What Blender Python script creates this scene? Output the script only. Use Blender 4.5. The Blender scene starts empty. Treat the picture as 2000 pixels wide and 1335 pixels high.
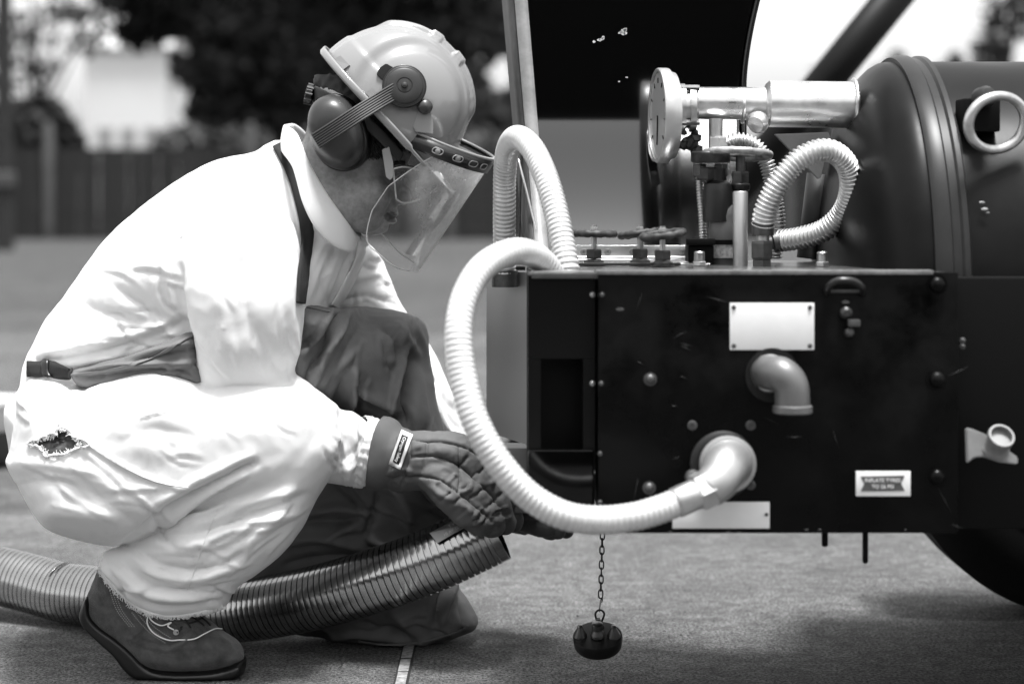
import bpy, bmesh, math, random
import numpy as np
from mathutils import Vector, Matrix, noise
from mathutils.bvhtree import BVHTree

random.seed(7); np.random.seed(7)
scene = bpy.context.scene
COL = scene.collection

# ------------------------------------------------------------------ camera, sky, sun, exposure
F, H, V0 = 3888.89, 0.84, 385.0           # focal length in photo pixels, eye height, horizon row
cam = bpy.data.cameras.new('camera'); co = bpy.data.objects.new('camera', cam); COL.objects.link(co)
cam.lens = 70; cam.sensor_width = 36; cam.shift_y = -(667.5 - V0) / 2000.0
cam.clip_end = 2000; cam.clip_start = 0.05
co.location = (0, 0, H); co.rotation_euler = (math.radians(90), 0, 0)
cam.dof.use_dof = True; cam.dof.focus_distance = 3.50; cam.dof.aperture_fstop = 2.4
scene.camera = co

SUN = Vector((0.08, -0.14, 0.97)).normalized()
w = bpy.data.worlds.new('World'); scene.world = w; w.use_nodes = True
nt = w.node_tree; bg = nt.nodes['Background']
sky = nt.nodes.new('ShaderNodeTexSky'); sky.sky_type = 'NISHITA'; sky.sun_disc = False
sky.sun_elevation = math.asin(SUN.z); sky.sun_rotation = math.atan2(SUN.x, SUN.y)
sky.dust_density = 3.0; sky.air_density = 1.5
bw = nt.nodes.new('ShaderNodeRGBToBW')
nt.links.new(sky.outputs[0], bw.inputs[0]); nt.links.new(bw.outputs[0], bg.inputs[0])
bg.inputs[1].default_value = 0.115
sl = bpy.data.lights.new('sun', 'SUN'); sl.energy = 2.3; sl.angle = math.radians(12); sl.color = (1, 1, 1)
so = bpy.data.objects.new('sun', sl); COL.objects.link(so)
so.rotation_euler = SUN.to_track_quat('Z', 'Y').to_euler(); so.location = (0, 0, 30)
scene.view_settings.view_transform = 'Standard'; scene.view_settings.look = 'None'
scene.view_settings.gamma = 1; scene.view_settings.exposure = 1.5
scene.view_settings.use_curve_mapping = False
scene.render.engine = 'CYCLES'
scene.cycles.use_denoising = True
scene.cycles.max_bounces = 8; scene.cycles.transparent_max_bounces = 16
scene.cycles.caustics_reflective = False; scene.cycles.caustics_refractive = False

# ------------------------------------------------------------------ helpers
def K(px, py, d):
    """photo pixel at depth d (the depth comes from what the thing touches) -> world point"""
    return Vector(((px - 1000.0) * d / F, d, H - (py - V0) * d / F))

def PX(v):
    return 1000 + v.x * F / v.y, V0 + (H - v.z) * F / v.y

MATS = {}
def M(name, col, rough=.6, metal=0.0, bump=0.0, bscale=300, var=0.0, vscale=10, spec=None, coat=0.0,
      stretch=(1, 1, 1), sheen=0.0, rvar=0.0):
    if name in MATS: return MATS[name]
    m = bpy.data.materials.new(name); m.use_nodes = True; n = m.node_tree; L = n.links
    b = n.nodes['Principled BSDF']
    b.inputs['Base Color'].default_value = (col, col, col, 1)
    b.inputs['Roughness'].default_value = rough; b.inputs['Metallic'].default_value = metal
    if spec: b.inputs['IOR'].default_value = spec
    if coat: b.inputs['Coat Weight'].default_value = coat; b.inputs['Coat Roughness'].default_value = .08
    if sheen: b.inputs['Sheen Weight'].default_value = sheen
    tc = n.nodes.new('ShaderNodeTexCoord'); mp = n.nodes.new('ShaderNodeMapping')
    mp.inputs['Scale'].default_value = stretch
    L.new(tc.outputs['Object'], mp.inputs['Vector'])
    if var or rvar:
        t = n.nodes.new('ShaderNodeTexNoise'); t.inputs['Scale'].default_value = vscale
        t.inputs['Detail'].default_value = 7; t.inputs['Roughness'].default_value = .62
        L.new(mp.outputs[0], t.inputs['Vector'])
        if var:
            r = n.nodes.new('ShaderNodeMapRange'); r.inputs['From Min'].default_value = .3; r.inputs['From Max'].default_value = .7
            r.inputs['To Min'].default_value = max(0, col * (1 - var)); r.inputs['To Max'].default_value = min(.9, col * (1 + var))
            L.new(t.outputs['Fac'], r.inputs['Value']); L.new(r.outputs[0], b.inputs['Base Color'])
        if rvar:
            r = n.nodes.new('ShaderNodeMapRange'); r.inputs['From Min'].default_value = .3; r.inputs['From Max'].default_value = .7
            r.inputs['To Min'].default_value = max(.02, rough - rvar); r.inputs['To Max'].default_value = min(1, rough + rvar)
            L.new(t.outputs['Fac'], r.inputs['Value']); L.new(r.outputs[0], b.inputs['Roughness'])
    if bump:
        t = n.nodes.new('ShaderNodeTexNoise'); t.inputs['Scale'].default_value = bscale
        t.inputs['Detail'].default_value = 4
        L.new(mp.outputs[0], t.inputs['Vector'])
        bp = n.nodes.new('ShaderNodeBump'); bp.inputs['Strength'].default_value = bump; bp.inputs['Distance'].default_value = .002
        L.new(t.outputs['Fac'], bp.inputs['Height']); L.new(bp.outputs[0], b.inputs['Normal'])
    MATS[name] = m
    return m

def wrinkle(m, scale, dist, strength, stretch=(1, 1, 1), soil=0.0):
    """add fine cloth creases (ridged noise) under the existing weave bump; soil: faint grime in patches"""
    n = m.node_tree; L = n.links; b = n.nodes['Principled BSDF']
    tc = n.nodes.new('ShaderNodeTexCoord'); mp = n.nodes.new('ShaderNodeMapping'); mp.inputs['Scale'].default_value = stretch
    L.new(tc.outputs['Object'], mp.inputs['Vector'])
    dn = n.nodes.new('ShaderNodeTexNoise'); dn.inputs['Scale'].default_value = 5; L.new(mp.outputs[0], dn.inputs['Vector'])
    ad = n.nodes.new('ShaderNodeVectorMath'); ad.operation = 'MULTIPLY_ADD'; ad.inputs[1].default_value = (.12, .12, .12)
    L.new(dn.outputs['Color'], ad.inputs[0]); L.new(mp.outputs[0], ad.inputs[2])
    t = n.nodes.new('ShaderNodeTexNoise'); t.noise_type = 'RIDGED_MULTIFRACTAL'; t.inputs['Scale'].default_value = scale; t.inputs['Detail'].default_value = 3
    L.new(ad.outputs[0], t.inputs['Vector'])
    bp = n.nodes.new('ShaderNodeBump'); bp.inputs['Strength'].default_value = strength; bp.inputs['Distance'].default_value = dist; bp.invert = True
    L.new(t.outputs['Fac'], bp.inputs['Height'])
    old = b.inputs['Normal'].links[0].from_node if b.inputs['Normal'].links else None
    if old: L.new(bp.outputs[0], old.inputs['Normal'])
    else: L.new(bp.outputs[0], b.inputs['Normal'])
    if soil:
        src = b.inputs['Base Color'].links[0].from_socket
        s1 = n.nodes.new('ShaderNodeTexNoise'); s1.inputs['Scale'].default_value = 7; s1.inputs['Detail'].default_value = 10; s1.inputs['Roughness'].default_value = .75
        L.new(tc.outputs['Object'], s1.inputs['Vector'])
        r = n.nodes.new('ShaderNodeMapRange'); r.inputs['From Min'].default_value = .56; r.inputs['From Max'].default_value = .74; r.inputs['To Min'].default_value = 1; r.inputs['To Max'].default_value = 1 - soil
        L.new(s1.outputs['Fac'], r.inputs['Value'])
        mu = n.nodes.new('ShaderNodeMath'); mu.operation = 'MULTIPLY'; L.new(src, mu.inputs[0]); L.new(r.outputs[0], mu.inputs[1]); L.new(mu.outputs[0], b.inputs['Base Color'])

def clear_mat(name, tint=.96, dirt=.10, gloss=.06, scale=160, veil=.05, refl=.6, edge=.3, hazed=None):
    """thin clear plastic: mostly transparent, fresnel gloss, scattered dirt, pale haze painted in for reflections"""
    m = bpy.data.materials.new(name); m.use_nodes = True; n = m.node_tree; L = n.links
    n.nodes.remove(n.nodes['Principled BSDF']); out = n.nodes['Material Output']
    tr = n.nodes.new('ShaderNodeBsdfTransparent'); tr.inputs[0].default_value = (tint, tint, tint, 1)
    gl = n.nodes.new('ShaderNodeBsdfGlossy'); gl.inputs['Roughness'].default_value = gloss
    df = n.nodes.new('ShaderNodeBsdfDiffuse'); df.inputs[0].default_value = (.8, .8, .8, 1)
    fr = n.nodes.new('ShaderNodeFresnel'); fr.inputs[0].default_value = 1.55
    m1 = n.nodes.new('ShaderNodeMixShader'); m2 = n.nodes.new('ShaderNodeMixShader')
    fm_ = n.nodes.new('ShaderNodeMath'); fm_.operation = 'MULTIPLY'; fm_.inputs[1].default_value = refl; L.new(fr.outputs[0], fm_.inputs[0])
    L.new(fm_.outputs[0], m1.inputs[0]); L.new(tr.outputs[0], m1.inputs[1]); L.new(gl.outputs[0], m1.inputs[2])
    tc = n.nodes.new('ShaderNodeTexCoord')
    t = n.nodes.new('ShaderNodeTexNoise'); t.inputs['Scale'].default_value = scale; t.inputs['Detail'].default_value = 8
    t.inputs['Roughness'].default_value = .75
    t2 = n.nodes.new('ShaderNodeTexNoise'); t2.inputs['Scale'].default_value = 14
    L.new(tc.outputs['Object'], t.inputs['Vector']); L.new(tc.outputs['Object'], t2.inputs['Vector'])
    mu = n.nodes.new('ShaderNodeMath'); mu.operation = 'MULTIPLY'
    L.new(t.outputs['Fac'], mu.inputs[0]); L.new(t2.outputs['Fac'], mu.inputs[1])
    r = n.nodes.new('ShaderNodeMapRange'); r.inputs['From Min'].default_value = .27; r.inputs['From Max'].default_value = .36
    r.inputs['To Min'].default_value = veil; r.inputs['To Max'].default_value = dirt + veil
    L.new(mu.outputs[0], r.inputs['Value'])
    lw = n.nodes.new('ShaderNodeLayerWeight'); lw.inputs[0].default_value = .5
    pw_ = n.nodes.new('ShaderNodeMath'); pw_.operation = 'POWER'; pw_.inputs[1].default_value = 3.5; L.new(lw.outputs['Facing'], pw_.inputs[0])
    ml_ = n.nodes.new('ShaderNodeMath'); ml_.operation = 'MULTIPLY_ADD'; ml_.inputs[1].default_value = edge; L.new(pw_.outputs[0], ml_.inputs[0]); L.new(r.outputs[0], ml_.inputs[2])  # pale diffuse rim at grazing angles, painted in as sky reflection
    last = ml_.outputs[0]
    if hazed:                                   # reflected-light haze painted over scuffs on the sheet's front: (x where it starts, x where full, amount)
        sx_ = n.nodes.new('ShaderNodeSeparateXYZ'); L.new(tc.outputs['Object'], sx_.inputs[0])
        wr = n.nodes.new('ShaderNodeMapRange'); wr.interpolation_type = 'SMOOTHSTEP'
        wr.inputs['From Min'].default_value = hazed[0]; wr.inputs['From Max'].default_value = hazed[1]; wr.inputs['To Max'].default_value = hazed[2]
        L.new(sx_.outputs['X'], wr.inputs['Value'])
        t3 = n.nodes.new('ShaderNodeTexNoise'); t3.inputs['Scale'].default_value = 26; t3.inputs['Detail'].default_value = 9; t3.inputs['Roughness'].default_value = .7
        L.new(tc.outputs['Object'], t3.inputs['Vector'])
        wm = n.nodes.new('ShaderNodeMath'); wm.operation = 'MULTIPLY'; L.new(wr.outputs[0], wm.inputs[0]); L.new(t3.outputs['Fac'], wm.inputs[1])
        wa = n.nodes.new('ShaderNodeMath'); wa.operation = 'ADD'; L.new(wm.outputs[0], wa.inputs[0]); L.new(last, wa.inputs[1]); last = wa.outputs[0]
    L.new(last, m2.inputs[0])
    L.new(m1.outputs[0], m2.inputs[1]); L.new(df.outputs[0], m2.inputs[2]); L.new(m2.outputs[0], out.inputs[0])
    MATS[name] = m
    return m

def tag(o, label=None, cat=None, group=None, kind=None):
    if label: o['label'] = label
    if cat: o['category'] = cat
    if group: o['group'] = group
    if kind: o['kind'] = kind
    return o

def thing(name, label, cat, loc=(0, 0, 0), group=None):
    o = bpy.data.objects.new(name, None); COL.objects.link(o); o.location = loc; o.empty_display_size = .1
    return tag(o, label, cat, group)

def adopt(o, parent):
    if parent is not None:
        o.parent = parent
        if parent.type == 'EMPTY': o.matrix_parent_inverse = Matrix.Translation(parent.location).inverted()
    return o

def mesh(name, verts, faces, mat, parent=None, smooth=True, sharp=None):
    me = bpy.data.meshes.new(name)
    me.from_pydata([tuple(v) for v in verts], [], [tuple(f) for f in faces])
    me.validate(); me.update()
    if smooth: me.shade_smooth()
    if smooth and sharp:
        try: me.set_sharp_from_angle(angle=math.radians(sharp))
        except Exception: pass
    if mat: me.materials.append(mat)
    o = bpy.data.objects.new(name, me); COL.objects.link(o)
    return adopt(o, parent)

def frombm(name, bm, mat, parent=None, smooth=False, sharp=35):
    me = bpy.data.meshes.new(name); bm.normal_update(); bm.to_mesh(me); bm.free()
    if smooth:
        me.shade_smooth()
        try: me.set_sharp_from_angle(angle=math.radians(sharp))
        except Exception: pass
    if mat: me.materials.append(mat)
    o = bpy.data.objects.new(name, me); COL.objects.link(o)
    return adopt(o, parent)

def box(name, lo, hi, mat, parent=None, bevel=.002):
    bm = bmesh.new(); bmesh.ops.create_cube(bm, size=1)
    for v in bm.verts:
        v.co = Vector([lo[i] + (v.co[i] + .5) * (hi[i] - lo[i]) for i in range(3)])
    if bevel: bmesh.ops.bevel(bm, geom=bm.edges[:], offset=bevel, segments=2, affect='EDGES', profile=.6)
    return frombm(name, bm, mat, parent, True)

def boxes(name, lst, mat, parent=None):
    bm = bmesh.new()
    for lo, hi in lst:
        r = bmesh.ops.create_cube(bm, size=1)
        for v in r['verts']:
            v.co = Vector([lo[i] + (v.co[i] + .5) * (hi[i] - lo[i]) for i in range(3)])
    return frombm(name, bm, mat, parent)

def basis(axis, up=None):
    a = Vector(axis).normalized()
    t = Vector((0, 0, 1)) if abs(a.z) < .9 else Vector((1, 0, 0))
    if up is not None: t = Vector(up)
    u = t.cross(a).normalized(); v = a.cross(u)
    return a, u, v

def lathe(name, org, axis, prof, mat, parent=None, segs=32, sx=1.0, sy=1.0, smooth=True, sharp=40, up=None):
    """profile of (height along axis, radius)"""
    a, u, v = basis(axis, up); org = Vector(org); vs = []; fs = []
    n = len(prof)
    for h, r in prof:
        for k in range(segs):
            t = 2 * math.pi * k / segs
            vs.append(org + a * h + u * (r * sx * math.cos(t)) + v * (r * sy * math.sin(t)))
    for i in range(n - 1):
        for k in range(segs):
            k2 = (k + 1) % segs
            fs.append((i * segs + k, i * segs + k2, (i + 1) * segs + k2, (i + 1) * segs + k))
    if prof[0][1] > 1e-5: fs.append(tuple(range(segs))[::-1])
    if prof[-1][1] > 1e-5: fs.append(tuple((n - 1) * segs + k for k in range(segs)))
    return mesh(name, vs, fs, mat, parent, smooth, sharp)

def hexnut(name, org, axis, r, h, mat, parent=None):
    return lathe(name, org, axis, [(0, r * .93), (h * .12, r), (h * .88, r), (h, r * .93)], mat, parent, 6, smooth=False)

def dome_bolt(name, org, axis, r, mat, parent=None):
    return lathe(name, org, axis, [(0, r * 1.3), (.0012, r * 1.3), (.0013, r), (r * .4, r * .92), (r * .7, r * .6), (r * .8, 0.0001)], mat, parent, 14)

def torus(name, c, axis, R, r, mat, parent=None, n=40, m=12, sx=1.0, sy=1.0, up=None, wob=0.0):
    a, u, v = basis(axis, up); c = Vector(c); vs = []; fs = []
    for i in range(n):
        t = 2 * math.pi * i / n; d = u * math.cos(t) * sx + v * math.sin(t) * sy
        rr = r * (1 + wob * math.sin(i * 2.7) * math.cos(i * 1.3))
        for j in range(m):
            p = 2 * math.pi * j / m
            vs.append(c + d * (R + rr * math.cos(p)) + a * rr * math.sin(p))
    for i in range(n):
        for j in range(m):
            fs.append((i * m + j, ((i + 1) % n) * m + j, ((i + 1) % n) * m + (j + 1) % m, i * m + (j + 1) % m))
    return mesh(name, vs, fs, mat, parent)

def cr(pts, n=8, closed=False):
    """Catmull-Rom through points given as tuples"""
    P = [np.array(p, float) for p in pts]; out = []
    N = len(P); segs = N if closed else N - 1
    for i in range(segs):
        if closed: p0, p1, p2, p3 = P[(i - 1) % N], P[i], P[(i + 1) % N], P[(i + 2) % N]
        else: p0, p1, p2, p3 = P[max(i - 1, 0)], P[i], P[i + 1], P[min(i + 2, N - 1)]
        for k in range(n):
            t = k / n
            out.append(.5 * ((2 * p1) + (-p0 + p2) * t + (2 * p0 - 5 * p1 + 4 * p2 - p3) * t * t + (-p0 + 3 * p1 - 3 * p2 + p3) * t ** 3))
    if not closed: out.append(P[-1])
    return out

def resample(pts, step):
    P = [Vector(p) for p in pts]; L = [0]
    for i in range(1, len(P)): L.append(L[-1] + (P[i] - P[i - 1]).length)
    n = max(2, int(L[-1] / step)); out = []; j = 0
    for k in range(n + 1):
        s = L[-1] * k / n
        while j < len(P) - 2 and L[j + 1] < s: j += 1
        d = L[j + 1] - L[j]
        out.append(P[j].lerp(P[j + 1], (s - L[j]) / d if d > 1e-9 else 0))
    return out, L[-1]

def sweep(name, pts, rad, mat, parent=None, segs=16, step=None, cap=True, smooth=True, flat=None, sharp=None, buildonly=False):
    """tube along a path; rad is a number or a function of arc length in metres (s, total)"""
    P = [Vector(p) for p in pts]
    if step: P, tot = resample(P, step)
    else: tot = sum((P[i + 1] - P[i]).length for i in range(len(P) - 1))
    n = len(P); T = []
    for i in range(n): T.append((P[min(i + 1, n - 1)] - P[max(i - 1, 0)]).normalized())
    ref = Vector((0, 1, 0)) if abs(T[0].y) < .9 else Vector((0, 0, 1))
    u = (ref - T[0] * ref.dot(T[0])).normalized(); vs = []; fs = []; s = 0
    for i in range(n):
        if i: s += (P[i] - P[i - 1]).length
        u = (u - T[i] * u.dot(T[i])).normalized(); v = T[i].cross(u)
        r = rad(s, tot) if callable(rad) else rad
        fx, fy = flat if flat else (1, 1)
        for k in range(segs):
            t = 2 * math.pi * k / segs
            vs.append(P[i] + u * (r * fx * math.cos(t)) + v * (r * fy * math.sin(t)))
    for i in range(n - 1):
        for k in range(segs):
            k2 = (k + 1) % segs
            fs.append((i * segs + k, i * segs + k2, (i + 1) * segs + k2, (i + 1) * segs + k))
    if cap:
        fs.append(tuple(range(segs))[::-1]); fs.append(tuple((n - 1) * segs + k for k in range(segs)))
    if buildonly: return vs, fs
    return mesh(name, vs, fs, mat, parent, smooth, sharp)

def pathpx(pts, n=8):
    """pixel path with depths -> smooth world path"""
    return cr([tuple(K(*p)) for p in pts], n)

def prism(name, poly, d, th, mat, parent=None, bevel=0.0, yfun=None):
    """plate whose outline is given at depth d, th metres thick going away"""
    bm = bmesh.new()
    fr = [bm.verts.new(K(x, y, yfun(x, y) if yfun else d)) for x, y in poly]
    f = bm.faces.new(fr)
    r = bmesh.ops.extrude_face_region(bm, geom=[f])
    for v in r['geom']:
        if isinstance(v, bmesh.types.BMVert): v.co.y += th
    bmesh.ops.recalc_face_normals(bm, faces=bm.faces[:])
    if bevel: bmesh.ops.bevel(bm, geom=bm.edges[:], offset=bevel, segments=2, affect='EDGES')
    return frombm(name, bm, mat, parent, True, 30)

def text_mesh(name, s, size, origin, xdir, ydir, mat, parent=None, depth=.0006, bold=False):
    cu = bpy.data.curves.new(name, 'FONT'); cu.body = s; cu.size = size; cu.extrude = depth
    cu.align_x = 'CENTER'; cu.align_y = 'CENTER'
    if bold: cu.offset = size * .018
    t = bpy.data.objects.new(name, cu); COL.objects.link(t)
    x = Vector(xdir).normalized(); z = x.cross(Vector(ydir)).normalized(); y = z.cross(x)
    mw = Matrix((x, y, z)).transposed().to_4x4(); mw.translation = Vector(origin)
    dg = bpy.context.evaluated_depsgraph_get()
    me = bpy.data.meshes.new_from_object(t.evaluated_get(dg)); me.transform(mw)
    bpy.data.objects.remove(t); me.materials.clear(); me.materials.append(mat); me.name = name
    o = bpy.data.objects.new(name, me); COL.objects.link(o)
    return adopt(o, parent)

# ------------------------------------------------------------------ implicit modelling (distance field on a grid -> mesh)
def smin(a, b, k):
    if k <= 0: return np.minimum(a, b)
    h = np.clip(.5 + .5 * (b - a) / k, 0, 1)
    return b + (a - b) * h - k * h * (1 - h)

class Field:
    def __init__(s, lo, hi, h, d):
        s.h = h; s.lo = np.array(lo, np.float32); s.d = d
        n = [int(math.ceil((hi[i] - lo[i]) / h)) + 1 for i in range(3)]
        s.x, s.y, s.z = [(s.lo[i] + h * np.arange(n[i], dtype=np.float32)) for i in range(3)]
        s.X = s.x[:, None, None]; s.Y = s.y[None, :, None]; s.Z = s.z[None, None, :]
        s.f = np.full(n, 1.0, np.float32)
        s.px = 1000 + s.x * F / d; s.py = V0 + (H - s.z) * F / d
    def add(s, g, k=.0): s.f = smin(s.f, g, k).astype(np.float32); return s
    def cut(s, g, k=.0): s.f = (-smin(-s.f, g, k)).astype(np.float32); return s
    def poly(s, pts, sub=5):
        """signed distance in metres to a closed smooth outline given in photo pixels"""
        P = np.array(cr(pts, sub, True) if sub else pts, float)
        gx = s.px[:, None]; gy = s.py[None, :]
        D = np.full((len(s.px), len(s.py)), 1e9); sg = np.ones_like(D)
        for i in range(len(P)):
            ax, ay = P[i]; bx, by = P[(i + 1) % len(P)]
            ex, ey = bx - ax, by - ay; wx, wy = gx - ax, gy - ay
            t = np.clip((wx * ex + wy * ey) / (ex * ex + ey * ey + 1e-9), 0, 1)
            D = np.minimum(D, (wx - ex * t) ** 2 + (wy - ey * t) ** 2)
            c1 = gy >= ay; c2 = gy < by; c3 = ex * wy > ey * wx
            fl = (c1 & c2 & c3) | (~c1 & ~c2 & ~c3)
            sg = np.where(fl, -sg, sg)
        return (np.sqrt(D) * sg * s.d / F).astype(np.float32)
    def mapv(s, c):
        """constant or control points (px, py, value) -> value map over the picture plane"""
        if not isinstance(c, (list, tuple)): return np.float32(c)
        num = 0; den = 0
        for x, y, v in c:
            wgt = 1 / (((s.px[:, None] - x) ** 2 + (s.py[None, :] - y) ** 2) ** 1.3 + 300)
            num = num + wgt * v; den = den + wgt
        return (num / den).astype(np.float32)
    def inflate(s, pts, yc, W, R, sub=5):
        def yat(x, y):
            if not isinstance(yc, (list, tuple)): return yc
            ws = [1 / (((x - q[0]) ** 2 + (y - q[1]) ** 2) ** 1.3 + 300) for q in yc]
            return sum(a_ * q[2] for a_, q in zip(ws, yc)) / sum(ws)
        pts = [(1000 + (x - 1000) * yat(x, y) / s.d, V0 + (y - V0) * yat(x, y) / s.d) for x, y in pts]
        sd = s.poly(pts, sub); yc = s.mapv(yc); W = s.mapv(W); R = np.float32(R)
        e = lambda a: a[:, None, :] if getattr(a, 'ndim', 0) == 2 else a
        p0 = np.maximum(R + sd, 0) / R
        p1 = np.abs(s.Y - e(yc)) / e(W)
        sc = np.minimum(R, e(W) if getattr(W, 'ndim', 0) == 2 else W)
        return (np.sqrt(e(p0) ** 2 + p1 ** 2) - 1) * sc
    def chain(s, pts, k=.0, ysc=1.0):
        """chain of capsules through (px, py, depth, radius in pixels)"""
        out = None
        for a, b in zip(pts[:-1], pts[1:]):
            A = K(*a[:3]); B = K(*b[:3]); ra = a[3] * a[2] / F; rb = b[3] * b[2] / F
            E = B - A; L2 = E.length_squared
            t = np.clip(((s.X - A.x) * E.x + (s.Y - A.y) * E.y + (s.Z - A.z) * E.z) / L2, 0, 1)
            dd = np.sqrt((s.X - A.x - E.x * t) ** 2 + ((s.Y - A.y - E.y * t) * ysc) ** 2 + (s.Z - A.z - E.z * t) ** 2) - (ra + (rb - ra) * t)
            out = dd if out is None else smin(out, dd, k)
        return out
    def ell(s, c, r, ax=None):
        """ellipsoid at world c, semi axes r along rows of ax"""
        c = Vector(c); ax = ax or [Vector((1, 0, 0)), Vector((0, 1, 0)), Vector((0, 0, 1))]
        q = 0
        for i in range(3):
            a = ax[i]
            q = q + (((s.X - c.x) * a.x + (s.Y - c.y) * a.y + (s.Z - c.z) * a.z) / r[i]) ** 2
        return (np.sqrt(q) - 1) * min(r)
    def nets(s, smooth=1):
        f = s.f; h = s.h
        sg = (f < 0)
        c = np.zeros(tuple(n - 1 for n in f.shape), np.int8)
        offs = [(i, j, k) for i in (0, 1) for j in (0, 1) for k in (0, 1)]
        n = c.shape
        for o in offs: c += sg[o[0]:o[0] + n[0], o[1]:o[1] + n[1], o[2]:o[2] + n[2]]
        act = np.argwhere((c > 0) & (c < 8))
        idx = np.full(n, -1, np.int64); idx[act[:, 0], act[:, 1], act[:, 2]] = np.arange(len(act))
        val = {o: f[act[:, 0] + o[0], act[:, 1] + o[1], act[:, 2] + o[2]] for o in offs}
        pos = np.zeros((len(act), 3)); cnt = np.zeros(len(act))
        for a in offs:
            for ax in range(3):
                if a[ax]: continue
                b = list(a); b[ax] = 1; b = tuple(b)
                va, vb = val[a], val[b]; m = (va < 0) != (vb < 0)
                t = np.where(m, va / np.where(m, va - vb, 1), 0)
                p = np.array(a, float)[None, :].repeat(len(act), 0); p[:, ax] = t
                pos += p * m[:, None]; cnt += m
        pos = (act + pos / cnt[:, None]) * h + s.lo
        Q = []
        for ax in range(3):
            o1, o2 = [(1, 2), (2, 0), (0, 1)][ax]
            sl0 = [slice(None)] * 3; sl1 = [slice(None)] * 3
            sl0[ax] = slice(0, -1); sl1[ax] = slice(1, None)
            e = np.argwhere(sg[tuple(sl0)] != sg[tuple(sl1)])
            e = e[(e[:, o1] >= 1) & (e[:, o2] >= 1) & (e[:, o1] < n[o1]) & (e[:, o2] < n[o2])]
            ins = sg[e[:, 0], e[:, 1], e[:, 2]]
            def g(d1, d2):
                q = e.copy(); q[:, o1] -= d1; q[:, o2] -= d2
                return idx[q[:, 0], q[:, 1], q[:, 2]]
            q = np.stack([g(1, 1), g(0, 1), g(0, 0), g(1, 0)], 1)
            q[~ins] = q[~ins][:, ::-1]
            Q.append(q)
        Q = np.concatenate(Q); Q = Q[(Q >= 0).all(1)]
        pos, Q = largest(pos, Q)
        for _ in range(smooth): pos = relax(pos, Q)
        return pos, Q

def largest(pos, Q):
    lab = np.arange(len(pos))
    while True:
        m = lab[Q].min(1); new = lab.copy()
        for i in range(4): np.minimum.at(new, Q[:, i], m)
        new = new[new]
        if (new == lab).all(): break
        lab = new
    u, c = np.unique(lab, return_counts=True); keep = lab == u[c.argmax()]
    idx = np.cumsum(keep) - 1
    return pos[keep], idx[Q[keep[Q].all(1)]]

def relax(pos, Q, a=.5):
    acc = np.zeros_like(pos); cnt = np.zeros(len(pos))
    for i in range(4):
        x, y = Q[:, i], Q[:, (i + 1) % 4]
        np.add.at(acc, x, pos[y]); np.add.at(cnt, x, 1)
        np.add.at(acc, y, pos[x]); np.add.at(cnt, y, 1)
    return pos + (acc / np.maximum(cnt, 1)[:, None] - pos) * a

def vnormals(pos, Q):
    n = np.cross(pos[Q[:, 2]] - pos[Q[:, 0]], pos[Q[:, 3]] - pos[Q[:, 1]])
    vn = np.zeros_like(pos)
    for i in range(4): np.add.at(vn, Q[:, i], n)
    return vn / np.maximum(np.linalg.norm(vn, axis=1), 1e-9)[:, None]

def folds(pos, Q, lst, yside=None):
    """press folds into cloth: each is (outline points in photo pixels, half width in pixels, height in metres)"""
    vn = vnormals(pos, Q)
    px = 1000 + pos[:, 0] * F / pos[:, 1]; py = V0 + (H - pos[:, 2]) * F / pos[:, 1]
    face = np.clip(-vn[:, 1] * 2.2 + .25, 0, 1)
    disp = np.zeros(len(pos))
    for pts, wd, amp in lst:
        P = np.array(cr(pts, 6)); best = np.full(len(pos), 1e9); bt = np.zeros(len(pos))
        lo = P.min(0) - 3.2 * wd; hi = P.max(0) + 3.2 * wd
        sel = np.where((px > lo[0]) & (px < hi[0]) & (py > lo[1]) & (py < hi[1]) & (face > 0))[0]
        if not len(sel): continue
        b = np.full(len(sel), 1e9); tt = np.zeros(len(sel)); n = len(P) - 1
        for i in range(n):
            e = P[i + 1] - P[i]; wx = px[sel] - P[i][0]; wy = py[sel] - P[i][1]
            t = np.clip((wx * e[0] + wy * e[1]) / (e @ e + 1e-9), 0, 1)
            dd = (wx - e[0] * t) ** 2 + (wy - e[1] * t) ** 2
            u = dd < b; b = np.where(u, dd, b); tt = np.where(u, (i + t) / n, tt)
        disp[sel] += amp * (np.exp(-b / (wd * wd)) if amp > 0 else (.45 * np.exp(-b / (wd * wd)) + .55 * np.exp(-np.sqrt(b) / (wd * .55)))) * np.sqrt(np.clip(np.sin(np.pi * np.clip(tt * .92 + .04, 0, 1)), 0, 1))
    return pos + vn * (disp * face)[:, None]

def crumple(pos, Q, amp, scale, seed=0.0, sx=(1, 1, 1), sharpv=True):
    vn = vnormals(pos, Q); d = np.zeros(len(pos))
    for i, p in enumerate(pos):
        v = Vector((p[0] * sx[0] * scale + seed, p[1] * sx[1] * scale, p[2] * sx[2] * scale))
        a = noise.noise(v)
        d[i] = (1 - abs(a) * 2.2) if sharpv else a
    return pos + vn * (d * amp)[:, None]

def npmesh(name, pos, Q, mat, parent=None):
    me = bpy.data.meshes.new(name)
    me.vertices.add(len(pos)); me.vertices.foreach_set('co', np.asarray(pos, np.float32).ravel())
    me.loops.add(Q.size); me.loops.foreach_set('vertex_index', Q.astype(np.int32).ravel())
    me.polygons.add(len(Q)); me.polygons.foreach_set('loop_start', np.arange(0, Q.size, Q.shape[1], dtype=np.int32))
    me.polygons.foreach_set('loop_total', np.full(len(Q), Q.shape[1], np.int32))
    me.update(calc_edges=True); me.validate(); me.shade_smooth()
    if mat: me.materials.append(mat)
    o = bpy.data.objects.new(name, me); COL.objects.link(o)
    return adopt(o, parent)

def bvh(o):
    me = o.data
    return BVHTree.FromPolygons([v.co for v in me.vertices], [tuple(p.vertices) for p in me.polygons])

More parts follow.
